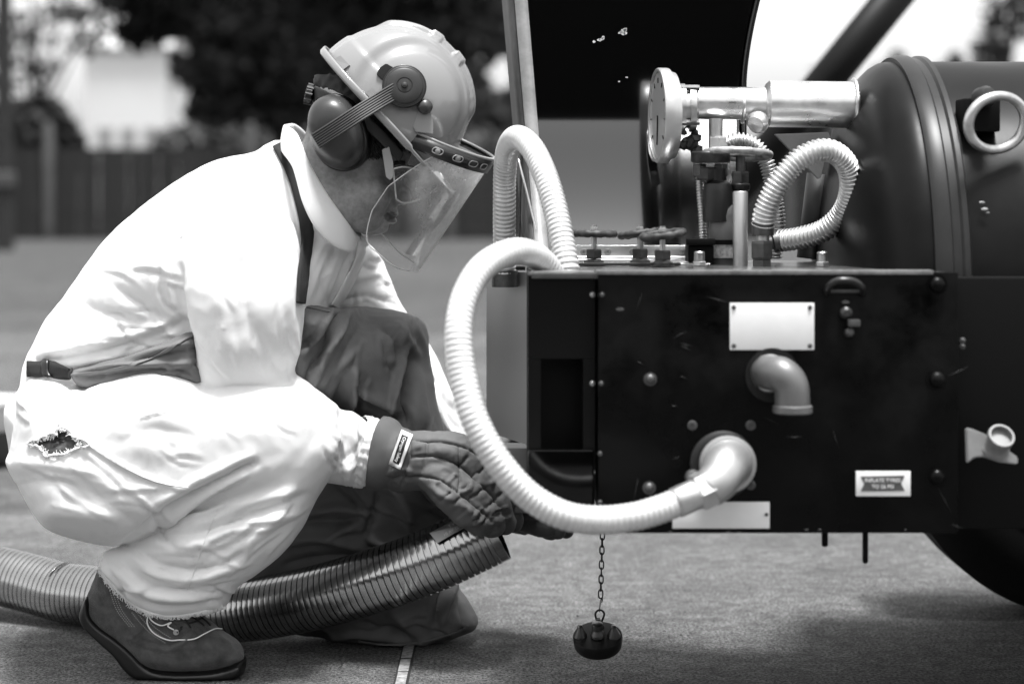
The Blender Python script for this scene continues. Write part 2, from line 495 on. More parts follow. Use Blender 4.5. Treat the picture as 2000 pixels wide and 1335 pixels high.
def onto(trees, px, py, lift=.002, default=3.5):
    """point of the surface seen at a pixel: nearest hit among the given surfaces"""
    o = Vector((0, 0, H)); d = (K(px, py, 1.0) - o).normalized(); best = None
    for t in (trees if isinstance(trees, (list, tuple)) else [trees]):
        loc, nor, i, dist = t.ray_cast(o, d)
        if loc is not None and (best is None or dist < best[2]): best = (loc, nor, dist)
    if best is None: return K(px, py, default), Vector((0, -1, 0))
    n = best[1]
    if n.dot(d) > 0: n = -n
    return best[0] + n * lift, n

def ribbon(name, trees, pts, wpx, mat, parent=None, lift=.002, th=.0025, step=10, default=3.5):
    """webbing lying on a surface: pixel centre line, width in pixels"""
    P = [np.array(p) for p in cr(pts, 8)]
    dense = [P[0]]
    for p in P[1:]:
        if np.linalg.norm(p - dense[-1]) > step: dense.append(p)
    dense.append(P[-1]); vs = []; fs = []; rows = []
    for i, p in enumerate(dense):
        t = dense[min(i + 1, len(dense) - 1)] - dense[max(i - 1, 0)]; t = t / (np.linalg.norm(t) + 1e-9)
        nx, ny = -t[1], t[0]; ww = wpx(i / (len(dense) - 1)) if callable(wpx) else wpx
        row = []
        for sgn in (-1, -.33, .33, 1):
            row.append(onto(trees, p[0] + nx * ww * sgn / 2, p[1] + ny * ww * sgn / 2, lift, default))
        rows.append(row)
    for k in range(4):                                             # keep depth steady along the strip
        ys = [r[k][0].y for r in rows]
        for i in range(len(rows)):
            m = sorted(ys[max(0, i - 2):i + 3])[len(ys[max(0, i - 2):i + 3]) // 2]
            q = rows[i][k][0]
            if abs(q.y - m) > .03: rows[i][k] = (Vector((q.x * m / q.y, m, H + (q.z - H) * m / q.y)), rows[i][k][1])
    for row in rows:
        for q, n in row: vs.append(q)
    for i in range(len(rows) - 1):
        for k in range(3):
            a = i * 4 + k; fs.append((a, a + 1, a + 5, a + 4))
    o = mesh(name, vs, fs, mat, parent)
    md = o.modifiers.new('thickness', 'SOLIDIFY'); md.thickness = th; md.offset = 0
    return o

def drape(o, trees, lift):
    """lay a flat thing's points onto the surface behind them, seen from the front"""
    for v in o.data.vertices:
        x, y = PX(v.co); q, n = onto(trees, x, y, 0, -1)
        if q.y > 0: v.co = q + (Vector((0, 0, H)) - q).normalized() * lift
    o.data.update()

def patch(name, corners, trees, mat, parent, lift, n=10, m=10):
    """four pixel corners -> small cloth patch lying on a surface"""
    vs = []; fs = []
    for i in range(n + 1):
        for j in range(m + 1):
            u, t = i / n, j / m
            x = (corners[0][0] * (1 - u) + corners[1][0] * u) * (1 - t) + (corners[3][0] * (1 - u) + corners[2][0] * u) * t
            y = (corners[0][1] * (1 - u) + corners[1][1] * u) * (1 - t) + (corners[3][1] * (1 - u) + corners[2][1] * u) * t
            q, nn = onto(trees, x, y, 0, 3.5); vs.append(q + (Vector((0, 0, H)) - q).normalized() * lift)
    for i in range(n):
        for j in range(m): a = i * (m + 1) + j; fs.append((a, a + m + 1, a + m + 2, a + 1))
    o = mesh(name, vs, fs, mat, parent); md = o.modifiers.new('thickness', 'SOLIDIFY'); md.thickness = .001; md.offset = 0
    return o
# ------------------------------------------------------------------ ground
def ground_mat(name, lo, hi, grain=260, patch=2.2, bump=.9):
    m = bpy.data.materials.new(name); m.use_nodes = True; n = m.node_tree; L = n.links
    b = n.nodes['Principled BSDF']; b.inputs['Roughness'].default_value = .9
    tc = n.nodes.new('ShaderNodeTexCoord')
    def nz(s, d=6, r=.6):
        t = n.nodes.new('ShaderNodeTexNoise'); t.inputs['Scale'].default_value = s; t.inputs['Detail'].default_value = d
        t.inputs['Roughness'].default_value = r; L.new(tc.outputs['Object'], t.inputs['Vector']); return t
    a, g, c = nz(patch, 8, .65), nz(grain * .62, 3, .9), nz(patch * 12, 5)
    def mr(src, f0, f1, t0, t1):
        r = n.nodes.new('ShaderNodeMapRange'); r.inputs['From Min'].default_value = f0; r.inputs['From Max'].default_value = f1
        r.inputs['To Min'].default_value = t0; r.inputs['To Max'].default_value = t1; L.new(src, r.inputs['Value']); return r
    r1 = mr(a.outputs['Fac'], .3, .7, lo, hi); r2 = mr(g.outputs['Fac'], .40, .60, .0, 2.1); r3 = mr(c.outputs['Fac'], .3, .7, .5, 1.3)
    m1 = n.nodes.new('ShaderNodeMath'); m1.operation = 'MULTIPLY'; L.new(r1.outputs[0], m1.inputs[0]); L.new(r2.outputs[0], m1.inputs[1])
    m2 = n.nodes.new('ShaderNodeMath'); m2.operation = 'MULTIPLY'; L.new(m1.outputs[0], m2.inputs[0]); L.new(r3.outputs[0], m2.inputs[1])
    L.new(m2.outputs[0], b.inputs['Base Color'])
    bp = n.nodes.new('ShaderNodeBump'); bp.inputs['Strength'].default_value = bump; bp.inputs['Distance'].default_value = .006
    L.new(g.outputs['Fac'], bp.inputs['Height']); L.new(bp.outputs[0], b.inputs['Normal'])
    return m

def sheet(name, x0, x1, y0, y1, z, mat):
    o = mesh(name, [(x0, y0, z), (x1, y0, z), (x1, y1, z), (x0, y1, z)], [(0, 1, 2, 3)], mat, None, False)
    return tag(o, kind='structure')

G_near = ground_mat('yard_concrete', .06, .145)
sheet('ground', -400, 400, -300, 700, -.012, ground_mat('far_asphalt', .03, .052, 60, .3))
sheet('concrete_slab', -30, 30, -20, 5.27, 0.0, G_near)
sheet('asphalt_strip', -60, 60, 5.30, 8.2, -.008, ground_mat('dark_asphalt', .05, .09, 200, 1.0))
sheet('road', -60, 60, 8.2, 12.4, -.004, ground_mat('pale_concrete', .06, .095, 120, .8))
sheet('planting_strip', -60, 60, 12.4, 14.6, -.006, ground_mat('dark_earth', .03, .06, 50, .8))
jx = -.192
slab_joint = mesh('slab_joint', [], [], M('joint_filler', .25, .9, var=.6, vscale=90, bump=.8, bscale=200))
vs = []; fs = []; yy = 1.0
while yy < 5.24:                                                    # crumbling pale filler, broken into lengths
    L_ = random.uniform(.035, .11); x0 = jx - .0095 + random.uniform(-.001, .001); x1 = jx + .0095 + random.uniform(-.001, .001)
    i = len(vs)
    vs += [(x0, yy, .004), (x1, yy + random.uniform(-.004, .004), .004), (x1, yy + L_, .005), (x0, yy + L_ + random.uniform(-.004, .004), .004)]
    fs.append((i, i + 1, i + 2, i + 3)); yy += L_ + random.uniform(.002, .009)
bpy.data.objects.remove(slab_joint)
tag(mesh('joint_filler', vs, fs, MATS['joint_filler'], None, False), kind='structure')
gap = M('joint_gap', .015, .95)
tag(mesh('joint_gap', [(jx - .013, 1, .002), (jx + .013, 1, .002), (jx + .013, 5.27, .002), (jx - .013, 5.27, .002)], [(0, 1, 2, 3)], gap, None, False), kind='structure')

# small stones lying about on the slab
stone_m = M('pebble', .04, .9)
for i, (px, py) in enumerate([(1228, 1193), (1128, 1203), (1518, 1107), (1538, 1086), (1465, 1150), (1330, 1240)]):
    d = F * H / (py - V0); c = K(px, py, d); r = random.uniform(.0016, .003)
    bm = bmesh.new(); bmesh.ops.create_icosphere(bm, subdivisions=1, radius=r)
    for v in bm.verts: v.co = v.co * random.uniform(.7, 1.2); v.co.z *= .7
    bmesh.ops.translate(bm, verts=bm.verts[:], vec=(c.x, c.y, r * .55))
    tag(frombm('pebble', bm, stone_m), 'tiny dark pebble lying on the grainy concrete beneath the trailer', 'pebble', 'pebbles on the concrete')

# ------------------------------------------------------------------ fence of upright boards, 40 m away
FY = 40.0
fence = thing('board_fence', 'tall dark board fence running along the far edge of the yard', 'fence', (0, FY, 0))
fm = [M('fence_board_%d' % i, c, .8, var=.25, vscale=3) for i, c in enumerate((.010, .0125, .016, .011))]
bd = {}
for i in range(4):
    bm = bmesh.new(); bmesh.ops.create_cube(bm, size=1)
    for v in bm.verts: v.co = Vector((v.co.x * .197, v.co.y * .03, (v.co.z + .5) * 1.82))
    bmesh.ops.bevel(bm, geom=[e for e in bm.edges if abs(e.verts[0].co.z - e.verts[1].co.z) > .5], offset=.012, segments=1, affect='EDGES')
    me = bpy.data.meshes.new('board'); bm.to_mesh(me); bm.free(); me.materials.append(fm[i]); bd[i] = me
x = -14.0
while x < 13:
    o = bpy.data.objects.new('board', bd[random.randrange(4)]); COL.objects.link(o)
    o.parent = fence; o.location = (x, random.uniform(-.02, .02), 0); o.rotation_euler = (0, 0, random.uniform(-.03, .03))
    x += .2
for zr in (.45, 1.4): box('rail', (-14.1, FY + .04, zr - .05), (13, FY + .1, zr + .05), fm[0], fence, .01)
for px in (-180, 95, 490, 880, 1540):
    X = (px - 1000) * (FY - .15) / F
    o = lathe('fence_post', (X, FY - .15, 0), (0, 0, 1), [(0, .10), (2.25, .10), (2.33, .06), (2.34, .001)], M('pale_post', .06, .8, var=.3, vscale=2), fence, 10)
# dark pole standing before the fence
pole = thing('utility_pole', 'dark wooden pole standing in front of the board fence', 'pole', K(8, 488, F * H / (488 - V0)))
d = F * H / (488 - V0)
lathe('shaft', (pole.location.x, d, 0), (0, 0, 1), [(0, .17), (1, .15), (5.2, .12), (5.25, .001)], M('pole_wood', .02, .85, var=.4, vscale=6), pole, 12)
lathe('collar', (pole.location.x, d, 1.0), (0, 0, 1), [(0, .16), (.02, .19), (.22, .19), (.24, .16)], M('pole_band', .06, .6), pole, 12)

# ------------------------------------------------------------------ trees
leafmats = [M('leaf_%d' % i, c, .75, var=.5, vscale=1.5, spec=1.2) for i, c in enumerate((.04, .065, .095))]
leafmats.append(M('leaf_yew', .012, .8, spec=1.15))
bark = M('bark', .03, .9, bump=.6, bscale=40, var=.3)
def tree(label, x, y, h, clumps, n, size, cat='tree', group='trees beyond the fence', trunk=.18, mi=0, name='broadleaf_tree'):
    t = thing(name, label, cat, (x, y, 0), group)
    vs = []; fs = []
    rings = [(0, trunk * 1.3), (.4, trunk), (h * .35, trunk * .8), (h * .7, trunk * .4), (h * .9, .02)]
    lathe('trunk', (x, y, 0), (0.03, 0, 1), rings, bark, t, 10)
    for k, c in enumerate(clumps[:7]):
        p0 = Vector((x, y, h * random.uniform(.25, .5))); p1 = Vector((x + c[0], y + c[1], c[2]))
        sweep('limb', [p0, p0.lerp(p1, .5) + Vector((0, 0, .2)), p1], lambda s, T: trunk * .38 * (1 - .8 * s / T), bark, t, 6)
    w8 = np.array([c[3] * c[4] for c in clumps]); w8 = w8 / w8.sum()
    N = n; ci = np.random.choice(len(clumps), N, p=w8)
    C = np.array(clumps)[ci]
    dv = np.random.normal(size=(N, 3)); dv /= np.linalg.norm(dv, axis=1)[:, None]
    rr = np.random.rand(N) ** .45
    P = C[:, :3] + dv * rr[:, None] * np.stack([C[:, 3], C[:, 3], C[:, 4]], 1) + np.array([x, y, 0])
    a = np.random.normal(size=(N, 3)); a /= np.linalg.norm(a, axis=1)[:, None]
    b = np.cross(a, np.random.normal(size=(N, 3))); b /= np.linalg.norm(b, axis=1)[:, None]
    s = size * (0.6 + .8 * np.random.rand(N))[:, None]
    q = np.stack([P - a * s, P + b * s * .5, P + a * s, P - b * s * .5], 1).reshape(-1, 3)
    o = npmesh('crown', q, np.arange(4 * N).reshape(-1, 4), leafmats[mi], t)
    o.data.shade_flat()
    return t

def cl(lst, d):
    """clumps given as (px, py, rx px, rz px) at depth d, relative to a foot at px0"""
    out = []
    for px0, px, py, rx, rz in lst:
        out.append(((px - px0) * d / F, random.uniform(-.8, .8), H - (py - V0) * d / F, rx * d / F, rz * d / F))
    return out

d = 44.0
def X(px, d): return (px - 1000) * d / F
tree('round dark shrub tree whose dome rises above the fence beside the pale building', X(90, d), d, 2.6, cl([(90, 90, 262, 70, 75), (90, 60, 290, 60, 60), (90, 118, 290, 42, 50), (90, 20, 270, 60, 70)], d), 5200, .16, 'tree', 'trees beyond the fence', .12, 0)
d = 47.0
tree('open loose tree with sky showing between its sparse leaves', X(60, d), d, 5.6, cl([(60, 30, 60, 70, 50), (60, 110, 20, 80, 40), (60, 60, 140, 60, 45), (60, 10, 190, 40, 50), (60, 150, 80, 50, 30), (60, 200, 30, 60, 40), (60, -60, 90, 80, 90), (60, 70, -60, 150, 60)], d), 1000, .15, mi=1)
tree('broad dark tree arching over the pale building', X(480, d), d, 6.5, cl([(480, 480, 40, 130, 90), (480, 350, 20, 100, 60), (480, 600, 20, 110, 90), (480, 560, 120, 110, 90), (480, 430, 130, 90, 60), (480, 455, 210, 100, 70), (480, 430, 250, 80, 60), (480, 540, 240, 110, 70), (480, 280, -30, 110, 70), (480, 480, -80, 220, 80), (480, 270, 60, 60, 35)], d), 16000, .17, mi=0)
d = 49.0
tree('dense dark tree standing between the arching tree and the open lid', X(800, d), d, 7, cl([(800, 690, 60, 120, 110), (800, 800, 30, 130, 100), (800, 760, 160, 120, 100), (800, 900, 60, 90, 100), (800, 640, 200, 100, 90), (800, 860, 200, 110, 90), (800, 930, 240, 80, 80), (800, 960, 40, 60, 60), (800, 780, -70, 230, 90)], d), 15000, .18, mi=1)
d = 52.0
tree('dark tree seen past the upright edge of the lid', X(1110, d), d, 7, cl([(1110, 1050, 240, 100, 90), (1110, 1000, 290, 70, 50), (1110, 1120, 100, 130, 120), (1110, 1060, -20, 120, 80), (1110, 1180, 240, 110, 100)], d), 8000, .18, mi=0)
d = 45.0
for px, hh, lab in ((700, 1.0, 'low hedge bush peeping over the fence near the broad tree'), (880, .9, 'low hedge bush peeping over the fence near the dense dark tree'), (415, .95, 'low hedge bush peeping over the fence right of the pale building')):
    tree(lab, X(px, d), d, 2.2, cl([(px, px, 300, 90, 45), (px, px - 50, 285, 60, 40), (px, px + 60, 290, 60, 40)], d), 2600, .14, 'bush', 'hedge bushes at the fence', .06, 2, 'hedge_bush')
d = 50.0
tree('slender tree with ragged top beyond the tank', X(1960, d), d, 7, cl([(1960, 1950, 100, 45, 70), (1960, 1990, 30, 40, 50), (1960, 1935, 20, 30, 40), (1960, 1960, 190, 90, 60), (1960, 1985, -50, 50, 50)], d), 1300, .15, mi=0)
d = 58.0
for px, py, lab in ((1865, 110, 'small conical tree far beyond the tank'), (1745, 112, 'short dark bush far beyond the tank band'), (1600, 140, 'bushy far tree at the foot of the slanting boom')):
    tree(lab, X(px, d), d, H - (py - V0) * d / F, cl([(px, px, py + 50, 38, 45), (px, px, py + 20, 18, 30), (px, px - 10, py + 120, 60, 60)], d), 2200, .13, 'tree', 'far trees', .1, 2)
# unseen dark block added behind the camera to blacken reflections in glossy paint
yw = thing('reflection_blocker', 'long dark block added unseen behind the camera to darken reflections', 'reflection blocker', (0, -19, 0))
shm = M('blocker_dark', .006, .9)
box('wall', (-30, -22, 0), (30, -19, 5.6), shm, yw, .02)
mesh('roof', [(-30.5, -18.6, 5.5), (30.5, -18.6, 5.5), (30.5, -22.4, 5.5), (-30.5, -22.4, 5.5), (-30.5, -20.5, 6.6), (30.5, -20.5, 6.6)], [(0, 1, 5, 4), (3, 4, 5, 2), (0, 4, 3), (1, 2, 5)], shm, yw, False)
# pale building beyond the fence
d = 62.0
bw_ = M('pale_render', .75, .8); bd_ = thing('warehouse', 'pale rendered building glimpsed between the trees above the fence', 'building', (X(245, d), d, 0))
x0, x1 = X(165, d), X(325, d); zt = H - (95 - V0) * d / F
box('wall', (x0, d, 0), (x1, d + 5, zt), bw_, bd_, .02)
mesh('roof', [(x0 - .2, d - .2, zt), (x1 + .2, d - .2, zt), (x1 + .2, d + 5.2, zt), (x0 - .2, d + 5.2, zt), (x0 - .2, d + 2.5, zt + 1), (x1 + .2, d + 2.5, zt + 1)],
     [(0, 1, 5, 4), (3, 4, 5, 2), (0, 4, 3), (1, 2, 5)], M('roof_sheet', .5, .6), bd_, False)
for k in range(3):
    xa = X(190 + 45 * k, d)
    wf = boxes('window', [((xa, d - .04, 2.35), (xa + .5, d + .01, 3.05))], M('window_frame', .6, .5), bd_)
    boxes('pane', [((xa + .05, d - .05, 2.40), (xa + .45, d - .041, 3.0))], M('window_glass', .35, .1), wf)
box('beam', (x1, d + .5, H - (168 - V0) * d / F), (X(368, d), d + .7, H - (150 - V0) * d / F), M('beam', .5, .6), bd_, .01)

# white tub on a dark base, behind the worker
d = 6.15; c = K(-62, 850, d); tb = thing('plastic_tub', 'white plastic tub on a dark base standing on the yard', 'tub', (c.x, d + .15, 0))
zr = H - (787 - V0) * d / F; zm = H - (848 - V0) * d / F
lathe('basin', (c.x, d + .15, 0), (0, 0, 1), [(zm, .128), (zm + .02, .140), (zr - .016, .150), (zr - .015, .158), (zr, .158), (zr, .148), (zm + .03, .13)], M('tub_white', .7, .4), tb, 36)
lathe('base', (c.x, d + .15, 0), (0, 0, 1), [(0.003, .10), (.02, .115), (zm - .002, .126)], M('tub_dark', .05, .5), tb, 36)

# slanting boom far behind the tank
d = 6.0; bmz = thing('steel_boom', 'thick dark steel boom slanting up behind the tank', 'boom', (K(1390, 385, 6.6).x, 6.6, 0))
p0 = K(1790, -60, 6.0); p1 = K(1620, 150, 6.05); dr = (p1 - p0); p2 = p0 + dr * ((0 - p0.z) / dr.z)
sweep('boom', [p0, p1, p2 + Vector((0, 0, .02))], .056, M('boom_paint', .006, .5, spec=1.25), bmz, 16)
lathe('foot_plate', (p2.x, p2.y, -.003), (0, 0, 1), [(0, .16), (.02, .16), (.03, .1)], MATS['boom_paint'], bmz, 20)
bmz.location = (0, 0, 0)
for ch in bmz.children: ch.matrix_parent_inverse = Matrix()
# ------------------------------------------------------------------ the tank trailer
TR = thing('tank_trailer', 'black tank trailer with upright lid, pressure gauge, handwheel valves and grey tank', 'trailer', (.4, 3.4, 0))
black = M('black_enamel', .0016, .36, spec=1.24, var=1.0, rvar=.22, vscale=9)
blackm = M('black_matte', .0012, .6, spec=1.25)
steel = M('steel', .55, .34, 1.0, var=.12, vscale=40, rvar=.08)
pale = M('pale_metal', .62, .42, 1.0, var=.15, vscale=25)
dull = M('dull_zinc', .11, .5, .85, var=.25, vscale=60)
darkst = M('dark_steel', .06, .42, .7, var=.4, vscale=50)
plate = M('white_plate', .84, .45, var=.06, vscale=12)
YF = 3.0
def z_at(row, d): return H - (row - V0) * d / F
def x_at(px, d): return (px - 1000) * d / F
ZT, ZB = z_at(531, YF), z_at(1041, YF); XL, XR = x_at(1168, YF), x_at(1872, YF)
box('front_panel', (XL, YF, ZB), (XR, YF + .014, ZT), black, TR, .003)
box('cabinet_body', (XL + .006, YF + .015, ZB + .008), (XR - .004, 3.60, ZT - .012), blackm, TR, .004)
box('deck', (XL - .10, YF + .022, ZT - .011), (XR - .004, 3.61, ZT - .002), M('deck_paint', .10, .25, .5, var=.3, vscale=14), TR, .002)
box('top_edge', (XL - .003, YF - .005, ZT - .004), (x_at(1822, YF), YF + .02, ZT + .003), M('worn_edge', .20, .45, .5, var=.4, vscale=60), TR, .0015)
# end bay, set back from the front
ye = 3.035; xe0, xe1 = x_at(1031, ye), XL - .003
fr = lambda a, b, c, e: ((x_at(a, ye), ye, z_at(e, ye)), (x_at(b, ye), ye + .02, z_at(c, ye)))
boxes('end_panel', [((xe0, ye, z_at(700, ye)), (xe1, ye + .02, z_at(533, ye))), ((xe0, ye, z_at(985, ye)), (x_at(1056, ye), ye + .02, z_at(700, ye) - .0005)),
                    ((x_at(1139, ye), ye, z_at(985, ye)), (xe1, ye + .02, z_at(700, ye) - .0005))], M('bay_enamel', .003, .3, spec=1.3), TR)
box('end_bay', (xe0 + .002, ye + .06, ZB + .02), (xe1, 3.58, z_at(536, ye)), blackm, TR, .003)
box('bay_lip', (xe0, ye - .012, z_at(985, ye)), (xe1 - .002, ye - .001, z_at(876, ye)), M('lip_enamel', .001, .12, spec=1.4), TR, .003)
box('bay_rail', (xe0 - .001, ye - .003, z_at(538, ye)), (xe1, ye + .05, z_at(530, ye)), MATS['worn_edge'], TR, .0015)
# polished end plate farther back
p = [K(950, 528, 3.70), K(1034, 532, 3.60), K(1034, 870, 3.60), K(950, 842, 3.70)]
pl = mesh('end_plate', p, [(0, 3, 2, 1)], M('polished_plate', .62, .42, .8, rvar=.05, vscale=3), TR, False)
pl.modifiers.new('thickness', 'SOLIDIFY').thickness = .004
box('step_plate', (x_at(938, 3.62), 3.61, z_at(1000, 3.62)), (x_at(1034, 3.62), 3.69, z_at(873, 3.62)), M('step_paint', .14, .5, var=.2), TR, .003)
box('end_bracket', (x_at(996, 3.72), 3.70, z_at(527, 3.72)), (x_at(1026, 3.72), 3.74, z_at(519, 3.72)), darkst, TR, .001)
# fixings
for px, py in ((1157, 575), (1157, 748), (1157, 922)): dome_bolt('bolt', K(px, py, ye), (0, -1, 0), .0032, steel, TR)
for px, py in ((1270, 740), (1268, 952)): dome_bolt('bolt', K(px, py, YF), (0, -1, 0), .0078, dull, TR)
for px, py in ((1176, 575), (1174, 748), (1172, 885), (1172, 980)): dome_bolt('bolt', K(px, py, YF), (0, -1, 0), .003, dull, TR)
for px, py in ((1352, 830), (1466, 830), (1466, 946), (1350, 946)):
    lathe('screw', K(px, py, YF), (0, -1, 0), [(0, .0075), (.002, .0075), (.0026, .006), (.0026, .0028), (.0008, .0026), (.0008, .0001)], dull, TR, 18)
for px, py in ((1830, 556), (1830, 741), (1830, 931)): dome_bolt('dome_nut', K(px, py, YF), (0, -1, 0), .0125, MATS['black_enamel'], TR)
for py in (664, 676): dome_bolt('bolt', K(1880, py, YF + .02), (0, -1, 0), .0035, dull, TR)
lathe('chip_mark', K(1211, 604, YF + .0005), (0, -1, 0), [(0, .006), (.0008, .005), (.001, .0001)], dull, TR, 7, sx=1.2, sy=.5)
scm = M('scratch', .05, .5, .3)
random.seed(11)
for k in range(16):
    x, y = random.uniform(1185, 1860), random.uniform(545, 1025); a_ = random.uniform(-.5, .5) + (1.57 if random.random() < .3 else 0); l_ = random.uniform(10, 60)
    p0 = K(x, y, YF - .0006); p1 = K(x + l_ * math.cos(a_), y + l_ * math.sin(a_), YF - .0006)
    sweep('scratch', [p0, p0.lerp(p1, .5) + Vector((0, 0, random.uniform(-.001, .001))), p1], lambda s, t: .00035 * (1 - abs(2 * s / t - 1)) + .00005, scm, TR, 4)
for k in range(14):
    x = random.uniform(1175, 1860); y = random.choice((1034, 1038, 536)); r_ = random.uniform(.001, .0025)
    lathe('edge_chip', K(x, y, YF - .0004), (0, -1, 0), [(0, r_), (.0004, r_ * .6), (.0005, .0001)], scm, TR, 6, sx=random.uniform(.8, 2), sy=random.uniform(.4, .9))
# plates
def pplate(name, x0, y0, x1, y1, mat, lift=.0025, par=TR):
    return box(name, (x_at(x0, YF), YF - lift, z_at(y1, YF)), (x_at(x1, YF), YF - .0003, z_at(y0, YF)), mat, par, .001)
npl = pplate('nameplate', 1425, 591, 1590, 683, plate)
for x, y in ((1433, 600), (1582, 600), (1433, 675), (1582, 675)): dome_bolt('rivet', K(x, y, YF - .0025), (0, -1, 0), .0026, dull, npl)
spl = pplate('data_plate', 1313, 979, 1503, 1031, plate)
dome_bolt('rivet', K(1497, 1004, YF - .0025), (0, -1, 0), .0022, dull, spl)
tpl = pplate('tyre_plate', 1671, 919, 1778, 968, plate)
rec = prism('recess', [(1681, 930), (1767, 928), (1760, 943), (1767, 958), (1681, 959), (1688, 944)], YF - .0033, .0006, M('plate_dark', .09, .5), tpl)
text_mesh('lettering', 'INFLATE TYRES', .0080, K(1724, 938, YF - .0042), (1, 0, 0), (0, 0, 1), plate, tpl, .0004)
text_mesh('lettering', 'TO 26 PSI', .0080, K(1724, 950, YF - .0042), (1, 0, 0), (0, 0, 1), plate, tpl, .0004)
# grey elbow outlet
lathe('outlet_collar', K(1508, 732, YF), (0, -1, 0), [(0, .041), (.004, .041), (.004, .030), (.020, .030), (.020, .027)], M('outlet_ring', .003, .4), TR, 32)
lathe('outlet_flange', K(1506, 728, YF - .012), (-.45, -1, 0), [(0, .0285), (.012, .0285), (.015, .026)], steel, TR, 32)
elb = sweep('outlet_elbow', pathpx([(1500, 728, 2.985), (1508, 728, 2.962), (1528, 732, 2.945), (1545, 754, 2.94), (1548, 800, 2.94)], 8), .0258, M('grey_casting', .15, .42, .4, var=.1), TR, 28)
lathe('bead', K(1548, 790, 2.94), (0, 0, -1), [(0, .026), (.002, .0292), (.011, .0292), (.013, .026)], MATS['grey_casting'], elb, 32)
# hose elbow
lathe('grommet', K(1412, 905, YF), (0, -1, 0), [(0, .050), (.006, .050), (.010, .044), (.010, .040)], M('rubber', .006, .5), TR, 36)
he = sweep('hose_elbow', pathpx([(1424, 905, 2.995), (1422, 905, 2.965), (1416, 915, 2.93), (1402, 938, 2.912), (1382, 956, 2.905)], 8), lambda s, t: .040 - .012 * s / t, M('bright_brass', .46, .40, .7, var=.1, vscale=30), TR, 28)
lathe('rim', K(1420, 905, 2.972), (.05, -1, 0), [(0, .036), (.002, .0425), (.010, .0425), (.012, .038)], MATS['bright_brass'], he, 32)
hexnut('hose_nut', K(1392, 948, 2.907), K(1350, 968, 2.90) - K(1392, 948, 2.907), .029, .028, pale, he)
lathe('drain_plug', K(1352, 930, 2.93), (0, -1, 0), [(0, .011), (.01, .011), (.013, .006)], dull, he, 12)
# handle and latch
sweep('pull_handle', pathpx([(1616, 573, YF), (1618, 560, 2.985), (1632, 549, 2.975), (1650, 547, 2.972), (1668, 549, 2.975), (1683, 560, 2.985), (1685, 573, YF)], 6), .005, M('handle_black', .02, .3), TR, 10)
box('handle_strip', (x_at(1622, YF), YF - .004, z_at(572, YF)), (x_at(1680, YF), YF - .0003, z_at(566, YF)), darkst, TR, .001)
lt = lathe('latch', K(1651, 610, YF), (0, -1, 0), [(0, .009), (.012, .009), (.016, .005)], darkst, TR, 16)
box('catch', (x_at(1652, YF), YF - .022, z_at(636, YF)), (x_at(1676, YF), YF - .010, z_at(622, YF)), dull, lt, .002)
lathe('key_barrel', K(1656, 650, YF), (.2, -1, .2), [(0, .007), (.010, .007), (.013, .004)], dull, lt, 14)
lathe('stud', K(1651, 590, YF), (0, -1, 0), [(0, .007), (.004, .005)], dull, lt, 12, sy=.4)
# rods under the cabinet
lathe('drain_stub', K(1611, 1036, YF + .05), (0, 0, -1), [(0, .005), (.022, .005), (.024, .003)], blackm, TR, 10)
lathe('ground_rod', K(1690, 1036, YF + .05), (0, 0, -1), [(0, .0045), (.048, .0045), (.05, .002)], blackm, TR, 10)
# hinge along the back of the deck
hy = 3.445
hg = box('hinge_leaf', (x_at(1118, hy), hy - .001, z_at(503, hy)), (x_at(1356, hy), hy + .003, z_at(479, hy)), M('hinge_bright', .72, .35, .9), TR, .0008)
box('hinge_flap', (x_at(1118, hy), 3.36, ZT - .0018), (x_at(1356, hy), hy - .006, ZT + .0004), MATS['hinge_bright'], TR, .0005)
for i in range(10):
    a = 1120 + i * 23.5
    lathe('knuckle', K(a, 504, hy - .003), (1, 0, 0), [(0, .0042), (.0215, .0042)], MATS['hinge_bright'], hg, 10)
for px in (1140, 1187, 1236, 1285, 1334):
    lathe('hinge_screw', K(px, 492, hy - .001), (0, -1, 0), [(0, .0062), (.0015, .0058), (.002, .0035), (.002, .0024), (.0004, .002), (.0004, .0001)], M('screw_grey', .35, .4, .8), hg, 16)
# upright lid: lower part sweeps forward, upper part stands straight
def lid_y(row):
    t = min(max((row - 215) / 285.0, 0), 1)
    return 3.62 - .098 * t ** 1.7
vs = []; fs = []; rows = np.linspace(505, -170, 46); cols = 22
def lid_l(r): return 1050 - (505 - r) * .083
def lid_r(r): return 1458 + max(0, 165 - r) ** 1.55 * .0098
for r in rows:
    for c in range(cols):
        t = c / (cols - 1); vs.append(K(lid_l(r) + (lid_r(r) - lid_l(r)) * t, r, lid_y(r)))
for i in range(len(rows) - 1):
    for c in range(cols - 1):
        a = i * cols + c; fs.append((a, a + 1, a + cols + 1, a + cols))
lid = mesh('lid', vs, fs, M('lid_gloss', .0003, .09, spec=2.0), TR)
md = lid.modifiers.new('thickness', 'SOLIDIFY'); md.thickness = .008; md.offset = -1
def strip(name, fa, fb, mat, par, th=.004):
    vs = []; fs = []
    for r in rows: vs += [fa(r), fb(r)]
    for i in range(len(rows) - 1): fs.append((2 * i, 2 * i + 1, 2 * i + 3, 2 * i + 2))
    o = mesh(name, vs, fs, mat, par); m = o.modifiers.new('thickness', 'SOLIDIFY'); m.thickness = th; m.offset = 0
    return o
strip('rim', lambda r: K(lid_l(r) - 3, r, lid_y(r) - .012), lambda r: K(lid_l(r) + 22, r, lid_y(r) - .008), M('lid_rim', .42, .4, .3, var=.25, vscale=30), lid)
strip('return_flange', lambda r: K(lid_l(r) - 4, r, lid_y(r) - .008), lambda r: K(lid_l(r) - 24 - (505 - r) * .004, r, lid_y(r) + .055), M('lid_return', .10, .45, .3, var=.3, vscale=20), lid)
